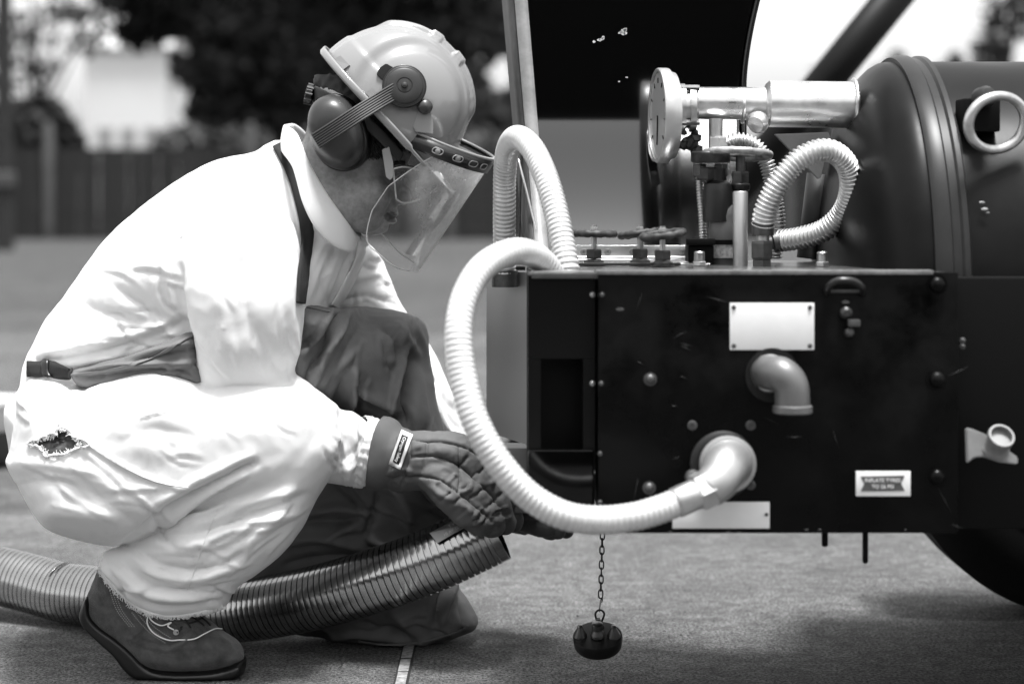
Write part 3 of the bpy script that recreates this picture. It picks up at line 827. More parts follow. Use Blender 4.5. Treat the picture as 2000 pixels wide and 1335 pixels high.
strip('rim', lambda r: K(lid_r(r) - 9, r, lid_y(r) - .006), lambda r: K(lid_r(r), r, lid_y(r) - .006), M('rim_dark', .008, .2), lid)
sweep('stay', pathpx([(1012, 310, 3.58), (1030, 380, 3.56), (1062, 510, 3.52)], 4), .0022, steel, TR, 8)
sweep('stay', pathpx([(1020, 250, 3.62), (1016, 390, 3.61), (1014, 515, 3.60)], 4), .002, darkst, TR, 8)
chipm = M('paint_chip', .75, .8)
for cx, cy, n, r0 in ((1170, 76, 5, 5), (1222, 62, 7, 6), (1219, 155, 2, 3)):
    vs = []; fs = []
    for k in range(n):
        ox, oy = random.uniform(-10, 10), random.uniform(-6, 6); ox, oy = ox, oy - ox * .5
        i = len(vs); m = 7
        for j in range(m):
            t = 2 * math.pi * j / m; rr = r0 * random.uniform(.3, 1)
            vs.append(K(cx + ox + rr * math.cos(t), cy + oy + rr * .7 * math.sin(t), 3.6185))
        vs.append(K(cx + ox, cy + oy, 3.6185)); fs += [(i + j, i + (j + 1) % m, i + m) for j in range(m)]
    mesh('paint_chip', vs, fs, chipm, lid, False)

# tank
TY, TZ, TRr, X0 = 3.5, .677, .40, .655
grey_t = M('tank_paint', .008, .34, var=.3, vscale=7, spec=1.2, rvar=.06)
prof = [(-.115 + .0, .0001)]
for k in range(1, 15):
    a = math.pi / 2 * k / 14; prof.append((-.115 * math.cos(a), TRr * math.sin(a)))
prof += [(.3, TRr), (1.2, TRr), (1.3, .3), (1.34, .001)]
tank = lathe('tank_shell', (X0, TY, TZ), (1, 0, 0), prof, grey_t, TR, 96)
lathe('band', (X0, TY, TZ), (1, 0, 0), [(.004, TRr + .0005), (.004, TRr + .007), (.012, TRr + .011), (.030, TRr + .011), (.034, TRr + .006), (.046, TRr + .006), (.050, TRr + .010), (.058, TRr + .010), (.062, TRr + .0005)], M('band_paint', .022, .34, var=.25, spec=1.28), TR, 96)
lr = torus('lifting_ring', K(1947, 240, 3.13), (.35, -1, -.25), .0455, .0078, M('ring_steel', .62, .35, .9, var=.2, vscale=60), TR, 48, 14, 1.12, .95)
lathe('ring_eye', K(1914, 192, 3.165), (.3, -1, .1), [(0, .016), (.02, .017), (.03, .013), (.034, .0001)], darkst, lr, 20)
box('ring_pad', (x_at(1880, 3.18), 3.165, z_at(258, 3.18)), (x_at(1950, 3.18), 3.235, z_at(192, 3.18)), blackm, lr, .004)
for px, py, r in ((1918, 395, 4), (1923, 408, 5), (1929, 415, 3), (1790, 139, 5), (1836, 138, 6), (1940, 141, 5)):
    d = 3.115 if py > 300 else 3.45
    lathe('scuff', K(px, py, d), (0, -1, .6), [(0, r * .0008), (.001, .0001)], dull, tank, 7, sx=1.5, sy=.7)
# chassis side under the tank
box('chassis_side', (XR + .002, YF + .05, ZB - .002), (1.9, YF + .10, ZT - .01), blackm, TR, .004)
box('chassis_beam', (1.0, YF + .10, .24), (1.9, 3.9, .30), blackm, TR, .004)
# socket bracket
sb = prism('socket_plate', [(1887, 836), (1900, 838), (1926, 848), (1989, 893), (1988, 907), (1950, 902), (1921, 892), (1904, 893), (1889, 905)], 2.99, .012, M('cream_paint', .30, .5, var=.2, vscale=20), TR, .002)
lathe('socket', K(1944, 872, 2.995), (.12, -.75, .62), [(0, .022), (.003, .020), (.005, .0185), (.020, .0185), (.021, .020), (.029, .0205), (.032, .0195), (.032, .0165), (.022, .016), (.022, .0001)], M('socket_metal', .22, .5, .2, var=.2), sb, 32)
# wheel on the far side
wx, wy, wr = K(2140, 385, 3.94).x, 3.94, .385
wh = lathe('wheel', (wx, wy, wr + .0), (0, 1, 0), [(.02, .15), (.0, .16), (.02, .20), (.03, .22), (.2, .22)], blackm, TR, 48)
tyre = [(.035, .22), (.005, .26), (0, .32), (.012, .36), (.03, .378)]
for k in range(5): tyre += [(.035 + k * .03, .385), (.053 + k * .03, .385), (.054 + k * .03, .377), (.061 + k * .03, .377)]
tyre += [(.188, .385), (.2, .36), (.212, .32), (.205, .26), (.18, .22)]
lathe('tyre', (wx, wy, wr), (0, 1, 0), tyre, M('tyre_rubber', .008, .85, bump=.4, bscale=80), wh, 72)

# ---- pipework on the deck
py_ = 3.43
lathe('vent_pipe', K(1672, 205, py_), (-1, 0, .012), [(0, .040), (.150, .040), (.156, .034), (.158, .0285), (.29, .0275)], M('weld_steel', .85, .33, 1.0, var=.22, vscale=26, rvar=.1), TR, 40)
torus('weld_bead', K(1498, 208, py_), (1, 0, 0), .031, .004, MATS['weld_steel'], TR, 40, 10, wob=.3)
torus('weld_bead', K(1450, 208, py_), (1, 0, 0), .0275, .0025, MATS['weld_steel'], TR, 40, 10, wob=.4)
torus('weld_bead', K(1668, 205, py_), (1, 0, 0), .042, .004, MATS['weld_steel'], TR, 40, 10, wob=.3)
lathe('pipe_flange', K(1362, 212, py_), (-1, 0, 0), [(0, .030), (.004, .040), (.014, .041), (.014, .034), (.022, .034), (.022, .043), (.034, .043), (.034, .02)], steel, TR, 32)
for sy_, sz in ((-.6, .75), (-.8, -.55), (.6, .75)):
    c = K(1350, 212, py_) + Vector((0, sy_ * .036, sz * .046))
    hexnut('flange_bolt', c + Vector((.012, 0, 0)), (-1, 0, 0), .0055, .04, dull, TR)
ga = (-.993, -.12, 0)
gc = K(1318, 226, py_)
ga_b = lathe('pressure_gauge', gc, ga, [(0, .03), (.002, .074), (.008, .076), (.012, .077), (.0125, .081), (.016, .082), (.030, .082), (.032, .0805), (.032, .0755), (.027, .075), (.027, .0001)], M('gauge_case', .6, .35, .7, var=.08), TR, 64)
lathe('gauge_glass', gc + Vector(ga).normalized() * .0272, ga, [(0, .0745), (.0015, .074), (.0016, .0001)], M('gauge_face', .42, .12), ga_b, 48)
sweep('gauge_needle', [gc + Vector(ga).normalized() * .0305, gc + Vector(ga).normalized() * .0305 + Vector((.0, .01, -.05))], .0012, blackm, ga_b, 6)
for k in range(9):
    t = math.radians(-40 + 32 * k); a_, u_, v_ = basis(ga)
    q = gc + a_ * .0300 + (u_ * math.cos(t) + v_ * math.sin(t)) * .056
    sweep('dial_tick', [q, q + (u_ * math.cos(t) + v_ * math.sin(t)) * .009], .0009, blackm, ga_b, 5)
lathe('sight_cap', K(1294, 272, 3.56), (-.98, -.19, 0), [(0, .038), (.006, .040), (.016, .040), (.018, .035), (.012, .032), (.012, .0001)], M('cap_pale', .66, .35, .6), TR, 40)
# crusty bracket under the flange
bm = bmesh.new()
for k in range(14):
    r = bmesh.ops.create_icosphere(bm, subdivisions=1, radius=random.uniform(.006, .012)); c = K(random.uniform(1334, 1362), random.uniform(255, 292), 3.42)
    for v in r['verts']: v.co = v.co * random.uniform(.7, 1.2) + c
frombm('clamp_knob', bm, M('tarred', .012, .4), TR, True)
# regulator stack
yr = 3.40
c = lambda px, row: K(px, row, yr)
lathe('riser', c(1398, 300), (0, 0, 1), [(0, .012), (.06, .012)], pale, TR, 20)
hexnut('riser_nut', c(1402, 296), (0, 0, 1), .016, .026, pale, TR)
lathe('regulator_plate', c(1388, 318), (0, 0, 1), [(0, .032), (.003, .034), (.017, .034), (.020, .031)], darkst, TR, 24, sx=1.05)
for px in (1366, 1408): hexnut('plate_nut', c(px, 345), (0, 0, 1), .0125, .022, dull, TR)
hexnut('bonnet', c(1380, 352), (0, 0, 1), .019, .022, darkst, TR)
lathe('regulator_body', c(1402, 432), (0, 0, 1), [(0, .026), (.05, .026), (.064, .023), (.07, .015), (.09, .015)], M('reg_black', .010, .35), TR, 24)
bt = lathe('filter_bottle', c(1412, 520), (0, 0, 1), [(0, .022), (.045, .024), (.065, .025), (.074, .023), (.086, .0235), (.098, .022), (.105, .019), (.106, .0001)], M('bottle_grey', .10, .35, var=.3), TR, 28)
lathe('paper_label', c(1412, 503), (0, 0, 1), [(0, .0248), (.026, .0252)], M('label_paper', .36, .7, var=.6, vscale=120), bt, 28)
lathe('label_stripe', c(1412, 477), (0, 0, 1), [(0, .0257), (.008, .0259)], blackm, bt, 28)
hw = torus('handwheel', c(1440, 301), (.04, .1, 1), .055, .0062, M('worn_wheel', .40, .5, .5, var=.6, vscale=60), TR, 48, 10, wob=.12)
for k in range(4):
    t = k * math.pi / 2 + .5
    sweep('spoke', [c(1440, 303), c(1440, 301) + Vector((.054 * math.cos(t), .054 * math.sin(t), 0))], .004, MATS['worn_wheel'], hw, 8)
lathe('stem', c(1446, 345), (0, 0, 1), [(0, .008), (.045, .008)], dull, TR, 16)
hexnut('gland_nut', c(1446, 362), (0, 0, 1), .0155, .024, darkst, TR)
lathe('gland', c(1446, 374), (0, 0, 1), [(0, .0135), (.004, .0165), (.012, .0165), (.015, .013)], M('reg_black', .01), TR, 20)
lathe('standpipe', K(1446, 525, 3.33), (0, 0, 1), [(0, .0125), (.128, .0125), (.130, .011)], M('pipe_grey', .42, .4, .8, var=.1), TR, 24)
box('valve_block', (x_at(1342, 3.38), 3.36, z_at(512, 3.38)), (x_at(1392, 3.38), 3.42, z_at(478, 3.38)), blackm, TR, .003)
box('valve_lever', (x_at(1338, 3.38), 3.35, z_at(478, 3.38)), (x_at(1394, 3.38), 3.37, z_at(465, 3.38)), blackm, TR, .002)
def stub(px, d, nm='pipe_plug'):
    base = K(px, 0, d); base.z = ZT - .001
    hexnut(nm, base, (0, 0, 1), .0115, .0075, steel, TR); lathe(nm, base + Vector((0, 0, .008)), (0, 0, 1), [(0, .009), (.014, .009), (.016, .007)], steel, TR, 12)
stub(1366, 3.30); stub(1606, 3.28); stub(1710, 3.25); stub(1868, 3.2)
for px, d, tl, nm in ((1160, 3.36, (.02, .0, 1), 0), (1250, 3.39, (-.02, .05, 1), 1), (1294, 3.28, (.0, -.06, 1), 2)):
    base = K(px, 0, d); base.z = ZT
    zt = z_at(456 if nm != 2 else 458, d)
    ctr = Vector((base.x, d, zt)); tv = Vector(tl)
    if nm: tv = Vector((-.13, tl[1], 1))
    v = torus('valve_handwheel', ctr, tv, .033, .0062, M('rusty_wheel', .05, .6, .3, var=.8, vscale=80), TR, 40, 10, wob=.2)
    for k in range(5):
        t = k * 2 * math.pi / 5; a_, u_, w_ = basis(tv)
        sweep('spoke', [ctr, ctr + (u_ * math.cos(t) + w_ * math.sin(t)) * .032], .0034, MATS['rusty_wheel'], v, 6)
    lathe('washer', ctr + Vector((0, 0, .003)), tv, [(0, .016), (.002, .016), (.0022, .005)], darkst, v, 20)
    hexnut('top_nut', ctr + Vector((0, 0, .005)), tv, .0065, .006, steel, v)
    lathe('stem', base, ctr - base, [(0, .005), ((ctr - base).length + .014, .0045)], steel, v, 12)
    hexnut('packing_nut', base + Vector((0, 0, .009)), (0, 0, 1), .0145, .016, darkst, v)
    lathe('bonnet', base, (0, 0, 1), [(0, .017), (.005, .017), (.008, .012)], darkst, v, 16)
    lathe('valve_body', base, (0, 0, 1), [(0, .020), (.001, .020)], darkst, v, 16)
box('deck_pipe', (x_at(1120, 3.3), 3.30, ZT - .001), (x_at(1330, 3.3), 3.33, ZT + .004), M('pipe_dark', .03, .4), TR, .0015)
# gusset between vent pipe and deck
prism('gusset', [(1512, 262), (1618, 258), (1622, 268), (1604, 346), (1598, 350)], 3.52, .008, M('gusset_paint', .22, .45, .2, var=.2), TR, .001)
sweep('pipe_support', [K(1600, 340, 3.56), K(1580, 505, 3.56)], .022, M('support_paint', .02, .5), TR, 18)
lathe('lug', K(1483, 236, 3.40), (-.6, -1, -.5), [(0, .018), (.01, .02), (.018, .014), (.02, .001)], MATS['weld_steel'], TR, 20)
# small corrugated hoses on the deck
def corr(pitch, amp, r0, power=1.0):
    def f(s, t):
        ph = math.sin(2 * math.pi * s / pitch)
        return r0 + amp * math.copysign(abs(ph) ** power, ph)
    return f
hosem = M('hose_steel', .72, .36, .7, var=.12, vscale=30)
h1 = tag(sweep('corrugated_hose', pathpx([(1490, 440, 3.30), (1497, 405, 3.29), (1525, 350, 3.28), (1570, 305, 3.28), (1618, 294, 3.29), (1653, 320, 3.31), (1662, 365, 3.33), (1648, 412, 3.36), (1612, 448, 3.38), (1565, 464, 3.40), (1525, 470, 3.42)], 10), corr(.0072, .0022, .0175), hosem, None, 20, .0009),
         'short fat corrugated hose curled into a ring in front of the grey tank', 'hose')
lathe('ferrule', K(1490, 448, 3.30), (0, 0, 1), [(-.01, .0185), (.012, .0188)], dull, h1, 20)
lathe('hose_tail', K(1490, 470, 3.30), (0, 0, 1), [(0, .011), (.03, .011)], pale, h1, 16)
hexnut('union_nut', K(1488, 506, 3.30), (0, 0, 1), .0185, .03, dull, h1)
hexnut('union_base', K(1488, 526, 3.30), (0, 0, 1), .016, .017, dull, h1)
lathe('end_fitting', K(1526, 470, 3.42), (-1, 0, -.2), [(0, .018), (.014, .018), (.016, .012), (.03, .012)], dull, h1, 18)
h2 = tag(sweep('corrugated_hose', pathpx([(1416, 285, 3.50), (1440, 274, 3.50), (1474, 284, 3.50), (1496, 315, 3.50), (1508, 360, 3.50), (1517, 410, 3.50), (1519, 450, 3.50), (1513, 486, 3.50), (1512, 505, 3.50)], 10), corr(.0062, .0024, .0125), hosem, None, 18, .0009),
         'thin corrugated hose arching behind the regulator stack', 'hose')
h3 = tag(sweep('corrugated_hose', pathpx([(1366, 335, 3.44), (1368, 380, 3.44), (1372, 430, 3.44), (1374, 500, 3.44)], 8), corr(.005, .0012, .0065), hosem, None, 12, .0009),
         'narrow ribbed tube running straight down beside the regulator', 'tube')

# ------------------------------------------------------------------ the large flexible hoses
whitehose = M('hose_bright', .70, .40, .45, var=.14, vscale=30)
A = [(1352, 967, 2.90), (1300, 990, 2.885), (1240, 1008, 2.87), (1170, 1015, 2.86), (1100, 1005, 2.85), (1030, 965, 2.85), (972, 900, 2.85), (928, 820, 2.86), (903, 730, 2.88), (896, 645, 2.90), (910, 575, 2.93), (945, 520, 2.97), (1000, 492, 3.02), (1045, 500, 3.08), (1078, 535, 3.12), (1090, 580, 3.14)]
ha = tag(sweep('flexible_hose', pathpx(A, 12), corr(.0085, .0005, .0205), whitehose, None, 26, .0011),
         'bright ribbed metal hose looping low from the brass elbow past the glove', 'hose')
lathe('sleeve', K(1362, 963, 2.90), K(1310, 986, 2.885) - K(1362, 963, 2.90), [(0, .0225), (.036, .0225), (.038, .021)], pale, ha, 26)
B = [(1112, 600, 3.20), (1108, 530, 3.20), (1098, 470, 3.22), (1084, 405, 3.25), (1064, 340, 3.29), (1038, 288, 3.35), (1010, 268, 3.42), (992, 290, 3.49), (986, 340, 3.54), (985, 400, 3.57), (985, 470, 3.60), (986, 545, 3.62)]
hb = tag(sweep('flexible_hose', pathpx(B, 12), corr(.0085, .0009, .0200), whitehose, None, 26, .0011),
         'bright ribbed metal hose bent into a tall hoop above the cabinet corner', 'hose')
lathe('end_socket', K(986, 560, 3.62), (0, 0, 1), [(0, .024), (.03, .024)], dull, hb, 20)

# big duct hose held by the worker
duct = M('duct_steel', .45, .20, 1.0, var=.06, vscale=14, rvar=.05)
NR = 112
def ductr(s, t):
    p = (s / t * NR) % 1.0
    if t - s < .016: return .0570
    g = min(p, 1 - p)
    return .0580 + .0003 * math.sin(math.pi * p) - (.0034 if g < .07 else 0)
C = [(-160, 1108, 4.05), (-60, 1112, 4.03), (40, 1133, 3.98), (140, 1160, 3.92), (250, 1182, 3.86), (360, 1194, 3.79), (470, 1192, 3.73), (580, 1174, 3.68), (690, 1146, 3.64), (780, 1117, 3.62), (860, 1086, 3.61), (925, 1056, 3.61), (972, 1034, 3.61)]
Cp = pathpx(C, 12)
for p in Cp:
    p[2] = max(p[2], .0605)
Ld = sum((Vector(Cp[i + 1]) - Vector(Cp[i])).length for i in range(len(Cp) - 1))
hc = tag(sweep('duct_hose', Cp, ductr, duct, None, 44, Ld / (NR * 16) * 1.00001, cap=False, sharp=28),
         'fat segmented steel exhaust hose lying behind the shoe and held by the gloves', 'hose')
md = hc.modifiers.new('thickness', 'SOLIDIFY'); md.thickness = .002; md.offset = -1
tb_ = bvh(hc)
tagp = [onto(tb_, x, y, .0075)[0] for x, y in ((842, 1046), (908, 1012), (924, 1024), (857, 1063))]
tgo = mesh('tag_plate', tagp, [(0, 1, 2, 3)], M('tag_metal', .30, .3, .9, var=.15), hc, False)
md = tgo.modifiers.new('thickness', 'SOLIDIFY'); md.thickness = .0025; md.offset = 0
xd = tagp[2] - tagp[3]; yd = tagp[0] - tagp[3]
cc = (tagp[0] + tagp[1] + tagp[2] + tagp[3]) / 4; nn = xd.cross(yd).normalized(); nn = nn if nn.y < 0 else -nn
text_mesh('stamped_lettering', '10 AV 1EBRY', .0082, cc - yd * .22 + xd * .08 + nn * .0022, xd, yd, steel, tgo, .0003)
text_mesh('stamped_lettering', 'T WGT', .0082, cc + yd * .16 + xd * .18 + nn * .0022, xd, yd, steel, tgo, .0003)

# ------------------------------------------------------------------ cap hanging on a chain
HD = 3.40
hcap = thing('hanging_cap', 'black round coupling cap with metal cones hanging on a thin chain', 'cap', K(1168, 1262, HD))
capm = M('cap_black', .008, .35, spec=1.4); conem = M('cone_steel', .26, .28, 1.0)
ax = Vector((-.04, -.40, 1)).normalized(); c0 = K(1168, 1262, HD)
lathe('cap_disc', c0, ax, [(0, .0385), (.003, .0405), (.020, .0425), (.023, .0415), (.0235, .03), (.0235, .0001)], capm, hcap, 56)
a_, u_, v_ = basis(ax); top = c0 + ax * .0236
for px, py in ((1133, 1241), (1199, 1242)):
    o = Vector((0, 0, H)); dr = K(px, py, 1) - o; t = (top - o).dot(ax) / dr.dot(ax); q = o + dr * t
    lathe('cone', q, ax, [(0, .0115), (.003, .0115), (.016, .0048), (.020, .0045), (.021, .003)], conem, hcap, 24)
q = top + Vector((.002, .022, .006)); lathe('cone', q, ax, [(0, .0105), (.003, .0105), (.015, .0045), (.02, .004)], conem, hcap, 24)
o = Vector((0, 0, H)); dr = K(1167, 1243, 1) - o; t = (top - o).dot(ax) / dr.dot(ax); q = o + dr * t
lathe('spigot', q, ax, [(0, .010), (.002, .012), (.008, .0118), (.014, .008), (.015, .008), (.0155, .0095), (.026, .0095), (.0265, .0085)], conem, hcap, 28)
ey = K(1170, 1212, HD + .01)
sweep('eye_loop', cr([tuple(K(*p)) for p in ((1169, 1222, 3.41), (1164, 1206, 3.41), (1163, 1197, 3.41), (1168, 1191, 3.41), (1175, 1191, 3.41), (1180, 1197, 3.41), (1178, 1206, 3.41), (1171, 1222, 3.41))], 6), .0018, capm, hcap, 8)
sweep('hook', pathpx([(1171, 1194, 3.405), (1172, 1180, 3.405), (1173, 1172, 3.41), (1177, 1168, 3.41), (1175, 1176, 3.41)], 5), .0010, darkst, hcap, 6)
zc = K(0, 1170, HD).z; i = 0; lm = None
chm = M('chain_black', .012, .4, .5)
while zc < .345:
    pxc = 1173.5 + 4 * min(1, (zc - .15) / .12); c = Vector((x_at(pxc, HD), HD + .008, zc + .008)); w_ = .0036; hh = .0078
    th = (0.15 if i % 2 == 0 else 1.45) + random.uniform(-.2, .2); dx, dy = math.cos(th), math.sin(th)
    pts = []
    for k in range(17):
        t = 2 * math.pi * k / 16; a = max(-1, min(1, math.cos(t) * 1.2)) * w_; b = math.sin(t) * hh
        pts.append(c + Vector((a * dx, a * dy, b)))
    sweep('chain_link', pts, .0013, chm, hcap, 6, cap=False); zc += .0125; i += 1
def sst(a, b, x):
    t = min(max((x - a) / (b - a), 0), 1); return t * t * (3 - 2 * t)
# ------------------------------------------------------------------ the worker
W = thing('person', 'crouching worker in white coveralls, grey apron and padded gloves', 'person', (-.55, 3.6, 0))
suit = M('white_cotton', .82, .95, var=.035, vscale=9, bump=.12, bscale=900, sheen=.2)
apr = M('grey_canvas', .125, .7, var=.10, vscale=14, bump=.22, bscale=1400)
glv = M('glove_fabric', .10, .75, var=.10, vscale=16, bump=.2, bscale=1300)
skin = M("skin", .215, .5, var=.28, vscale=85, bump=.15, bscale=500)
webb = M('webbing', .012, .8, bump=.5, bscale=700)

wrinkle(suit, 16, .0045, .34, (1, 1, 1), .16); wrinkle(apr, 13, .004, .10); wrinkle(glv, 30, .003, .35)
# coveralls: one continuous garment
torso = [(560, 268), (518, 284), (496, 298), (424, 314), (360, 346), (295, 391), (223, 453), (180, 506), (137, 568), (97, 618), (72, 668), (54, 704), (47, 758),
         (70, 800), (200, 800), (400, 790), (560, 740), (615, 680), (648, 604), (672, 560), (700, 505), (712, 470), (690, 440), (650, 400), (610, 330), (590, 280)]
hip = [(47, 752), (40, 800), (29, 869), (21, 897), (47, 947), (74, 994), (105, 1029), (175, 1052), (241, 1061), (300, 1040), (380, 1005), (480, 985), (600, 965), (648, 925), (663, 870), (655, 815), (628, 772), (560, 752),
       (480, 748), (410, 752), (370, 730), (310, 716), (255, 722), (215, 738), (150, 762), (100, 740)]
arm = [(420, 418), (470, 400), (530, 402), (572, 440), (590, 520), (594, 600), (586, 680), (574, 728), (600, 749), (640, 780), (660, 800), (640, 860), (560, 870), (470, 850), (400, 800), (380, 730), (366, 655), (350, 590), (346, 520), (372, 455)]
fore = [(560, 735), (602, 750), (640, 780), (664, 800), (690, 806), (716, 828), (722, 868), (714, 915), (695, 944), (660, 944), (610, 930), (540, 880), (510, 800)]
shin = [(645, 825), (663, 868), (652, 915), (640, 940), (616, 980), (577, 1050), (525, 1102), (470, 1140), (452, 1160), (437, 1186), (395, 1198), (350, 1204), (315, 1204), (290, 1197), (252, 1176), (215, 1140), (197, 1112), (204, 1078), (225, 1070), (270, 1050), (340, 1010), (420, 955), (500, 890), (590, 830)]
farm = [(630, 500), (690, 466), (735, 490), (758, 540), (785, 598), (815, 640), (848, 690), (885, 770), (925, 840), (962, 925), (1000, 985), (1020, 1015), (985, 1030), (940, 985), (890, 900), (840, 830), (800, 760), (740, 690), (670, 640), (620, 580)]
fld = Field((-.955, 3.27, .045), (.06, 4.10, .945), .0045, 3.6)
fld.add(fld.inflate(torso, 3.66, [(560, 280, .085), (420, 330, .16), (300, 500, .19), (100, 640, .17), (60, 740, .16), (600, 560, .15), (690, 470, .10)], .13))
fld.add(fld.inflate(farm, [(650, 510, 3.77), (700, 490, 3.82), (740, 540, 3.89), (840, 690, 3.97), (920, 830, 3.93), (1000, 1000, 3.80)], [(650, 520, .12), (700, 500, .095), (800, 650, .075), (1000, 1000, .045)], .05), .02)
fld.add(fld.inflate([(44, 760), (28, 870), (60, 960), (110, 1020), (200, 1035), (290, 1000), (320, 880), (300, 780)], 3.67, .19, .12), .02)
pel = fld.inflate(hip, [(60, 850, 3.52), (250, 900, 3.49), (640, 860, 3.475)], [(60, 850, .15), (200, 880, .145), (450, 860, .105), (640, 860, .085)], .085)
fld.add(pel, .014)
fld.add(fld.inflate(arm, [(480, 460, 3.525), (470, 620, 3.50), (520, 800, 3.535)], [(480, 430, .10), (480, 560, .100), (480, 640, .095), (560, 800, .080)], .085), .012)
fld.add(fld.inflate(fore, [(560, 800, 3.545), (700, 880, 3.575)], .06, .055), .012)
fld.add(fld.inflate(shin, [(640, 860, 3.475), (450, 1000, 3.485), (320, 1170, 3.505)], [(640, 870, .08), (480, 980, .085), (320, 1160, .072)], .06), .005)
pos, Q = fld.nets(2)
FO = [
 # torso: shoulder seam, underarm drag lines, waist overlap
 ([(350, 470), (400, 425), (470, 405), (540, 415)], 5, -.003), ([(352, 520), (352, 580), (362, 640), (378, 700)], 8, -.016),
 ([(335, 505), (330, 560), (345, 610)], 10, .010), ([(310, 560), (322, 595), (352, 605)], 7, -.008), ([(300, 545), (312, 590), (335, 612)], 7, .007),
 ([(225, 560), (280, 600), (345, 640)], 14, -.010), ([(240, 600), (300, 625), (350, 660)], 12, .009), ([(140, 585), (200, 610), (260, 615), (330, 640)], 14, -.008), ([(140, 568), (120, 620), (112, 660)], 7, .006),
 ([(75, 706), (140, 694), (220, 678), (300, 655), (350, 632)], 7, -.010), ([(80, 694), (140, 682), (220, 664), (300, 640), (345, 615)], 9, .008),
 ([(150, 712), (200, 700), (240, 690)], 6, .006), ([(60, 735), (90, 742), (140, 745)], 6, -.006),
 # front of the chest
 ([(575, 470), (585, 530), (583, 590)], 7, .006), ([(560, 440), (580, 500), (590, 560)], 5, -.005), ([(690, 490), (670, 545), (648, 600)], 5, .005), ([(682, 488), (662, 540), (640, 596)], 3.5, -.005),
 ([(660, 470), (640, 520), (620, 580)], 9, -.006), ([(640, 470), (615, 520), (600, 590)], 8, .005),
 # sleeve
 ([(560, 560), (572, 640), (580, 700)], 10, .006), ([(500, 640), (530, 700), (560, 740)], 14, -.006), ([(420, 500), (430, 600), (440, 700)], 16, .006), ([(470, 520), (480, 600), (500, 680)], 12, -.005),
 ([(400, 760), (470, 752), (560, 752), (610, 760)], 5, -.006),
 # forearm gathers
 ([(668, 806), (676, 850), (668, 900), (655, 935)], 6, -.007), ([(684, 815), (692, 850), (688, 900), (676, 938)], 5, .006), ([(640, 795), (660, 840), (655, 880)], 7, .005), ([(700, 825), (706, 870), (698, 930)], 4, -.006),
 ([(640, 905), (680, 890), (705, 860)], 5, -.004), ([(650, 925), (690, 910), (712, 880)], 5, .004),
 # seat, thigh seam
 ([(110, 815), (165, 862), (230, 905), (300, 938), (370, 952), (440, 945)], 4, .004), ([(114, 822), (165, 870), (230, 913), (300, 946), (370, 960)], 3, -.004),
 ([(150, 745), (140, 790), (105, 830)], 9, .008), ([(165, 750), (160, 790), (140, 820)], 7, -.008), ([(60, 790), (90, 800), (120, 830)], 10, -.005),
 ([(30, 900), (90, 905), (150, 915), (230, 960)], 12, .006), ([(50, 935), (120, 940), (200, 975), (260, 1020)], 16, -.006), ([(90, 1000), (160, 1000), (230, 1010)], 14, .006),
 ([(240, 860), (300, 840), (380, 850)], 16, -.005), ([(200, 800), (260, 860), (330, 890)], 22, .005),
 # crease behind the knee
 ([(495, 905), (440, 932), (380, 965), (310, 1008), (240, 1062)], 8, -.018), ([(490, 890), (430, 918), (370, 945), (300, 985)], 8, .010), ([(480, 925), (430, 952), (360, 992), (330, 1015)], 7, .012), ([(470, 940), (420, 966), (350, 1008)], 6, -.008),
 ([(500, 905), (470, 912), (452, 926)], 8, -.012),
 # lower leg
 ([(330, 1018), (400, 1015), (480, 985), (570, 960)], 10, .009), ([(320, 1040), (400, 1036), (500, 1000), (600, 965)], 9, -.010), ([(300, 1060), (370, 1065), (470, 1030), (580, 1000)], 10, .008), ([(300, 1010), (320, 1050), (345, 1070)], 8, -.010),
 ([(270, 1075), (320, 1105), (400, 1110), (480, 1080)], 8, -.009), ([(255, 1085), (310, 1120), (390, 1128), (470, 1100)], 8, .009), ([(235, 1095), (290, 1140), (360, 1152), (430, 1145)], 7, -.010), ([(222, 1105), (280, 1155), (350, 1168), (430, 1160)], 7, .009),
 ([(212, 1118), (260, 1162), (310, 1184), (380, 1182), (440, 1165)], 6, -.009), ([(380, 1050), (372, 1100), (365, 1150)], 4, .003), ([(440, 1150), (400, 1162), (370, 1160)], 6, -.007), ([(560, 960), (540, 1010), (480, 1070)], 12, .006),
 # far sleeve
 ([(700, 520), (740, 510), (765, 530)], 8, -.006), ([(690, 545), (740, 535), (775, 560)], 8, .006), ([(660, 590), (720, 580), (790, 600)], 7, -.007), ([(850, 720), (890, 790), (920, 850)], 7, .006), ([(865, 770), (880, 820), (930, 870)], 5, -.006), ([(840, 740), (870, 750), (890, 770)], 8, -.01),
]
random.seed(5)
def creases(x0, y0, x1, y1, ang, spread, n, ln, amp):
    for _ in range(n):
        x, y = random.uniform(x0, x1), random.uniform(y0, y1); a_ = math.radians(ang + random.uniform(-spread, spread)); l_ = ln * random.uniform(.5, 1.3)
        dx, dy = math.cos(a_) * l_ / 2, math.sin(a_) * l_ / 2; bx, by = random.uniform(-.15, .15) * l_, random.uniform(-.15, .15) * l_
        w_ = random.uniform(3, 5.5); s_ = random.uniform(.5, 1) * amp
        FO.append(([(x - dx, y - dy), (x + bx, y + by), (x + dx, y + dy)], w_, -s_))
        FO.append(([(x - dx + dy / l_ * 2 * w_, y - dy - dx / l_ * 2 * w_), (x + bx + dy / l_ * 3 * w_, y + by - dx / l_ * 3 * w_), (x + dx + dy / l_ * 2 * w_, y + dy - dx / l_ * 2 * w_)], w_ * 1.3, s_ * .8))
creases(230, 520, 350, 660, 35, 25, 9, 80, .006); creases(90, 620, 340, 690, -12, 12, 8, 110, .005); creases(380, 560, 580, 740, 70, 25, 14, 80, .004)
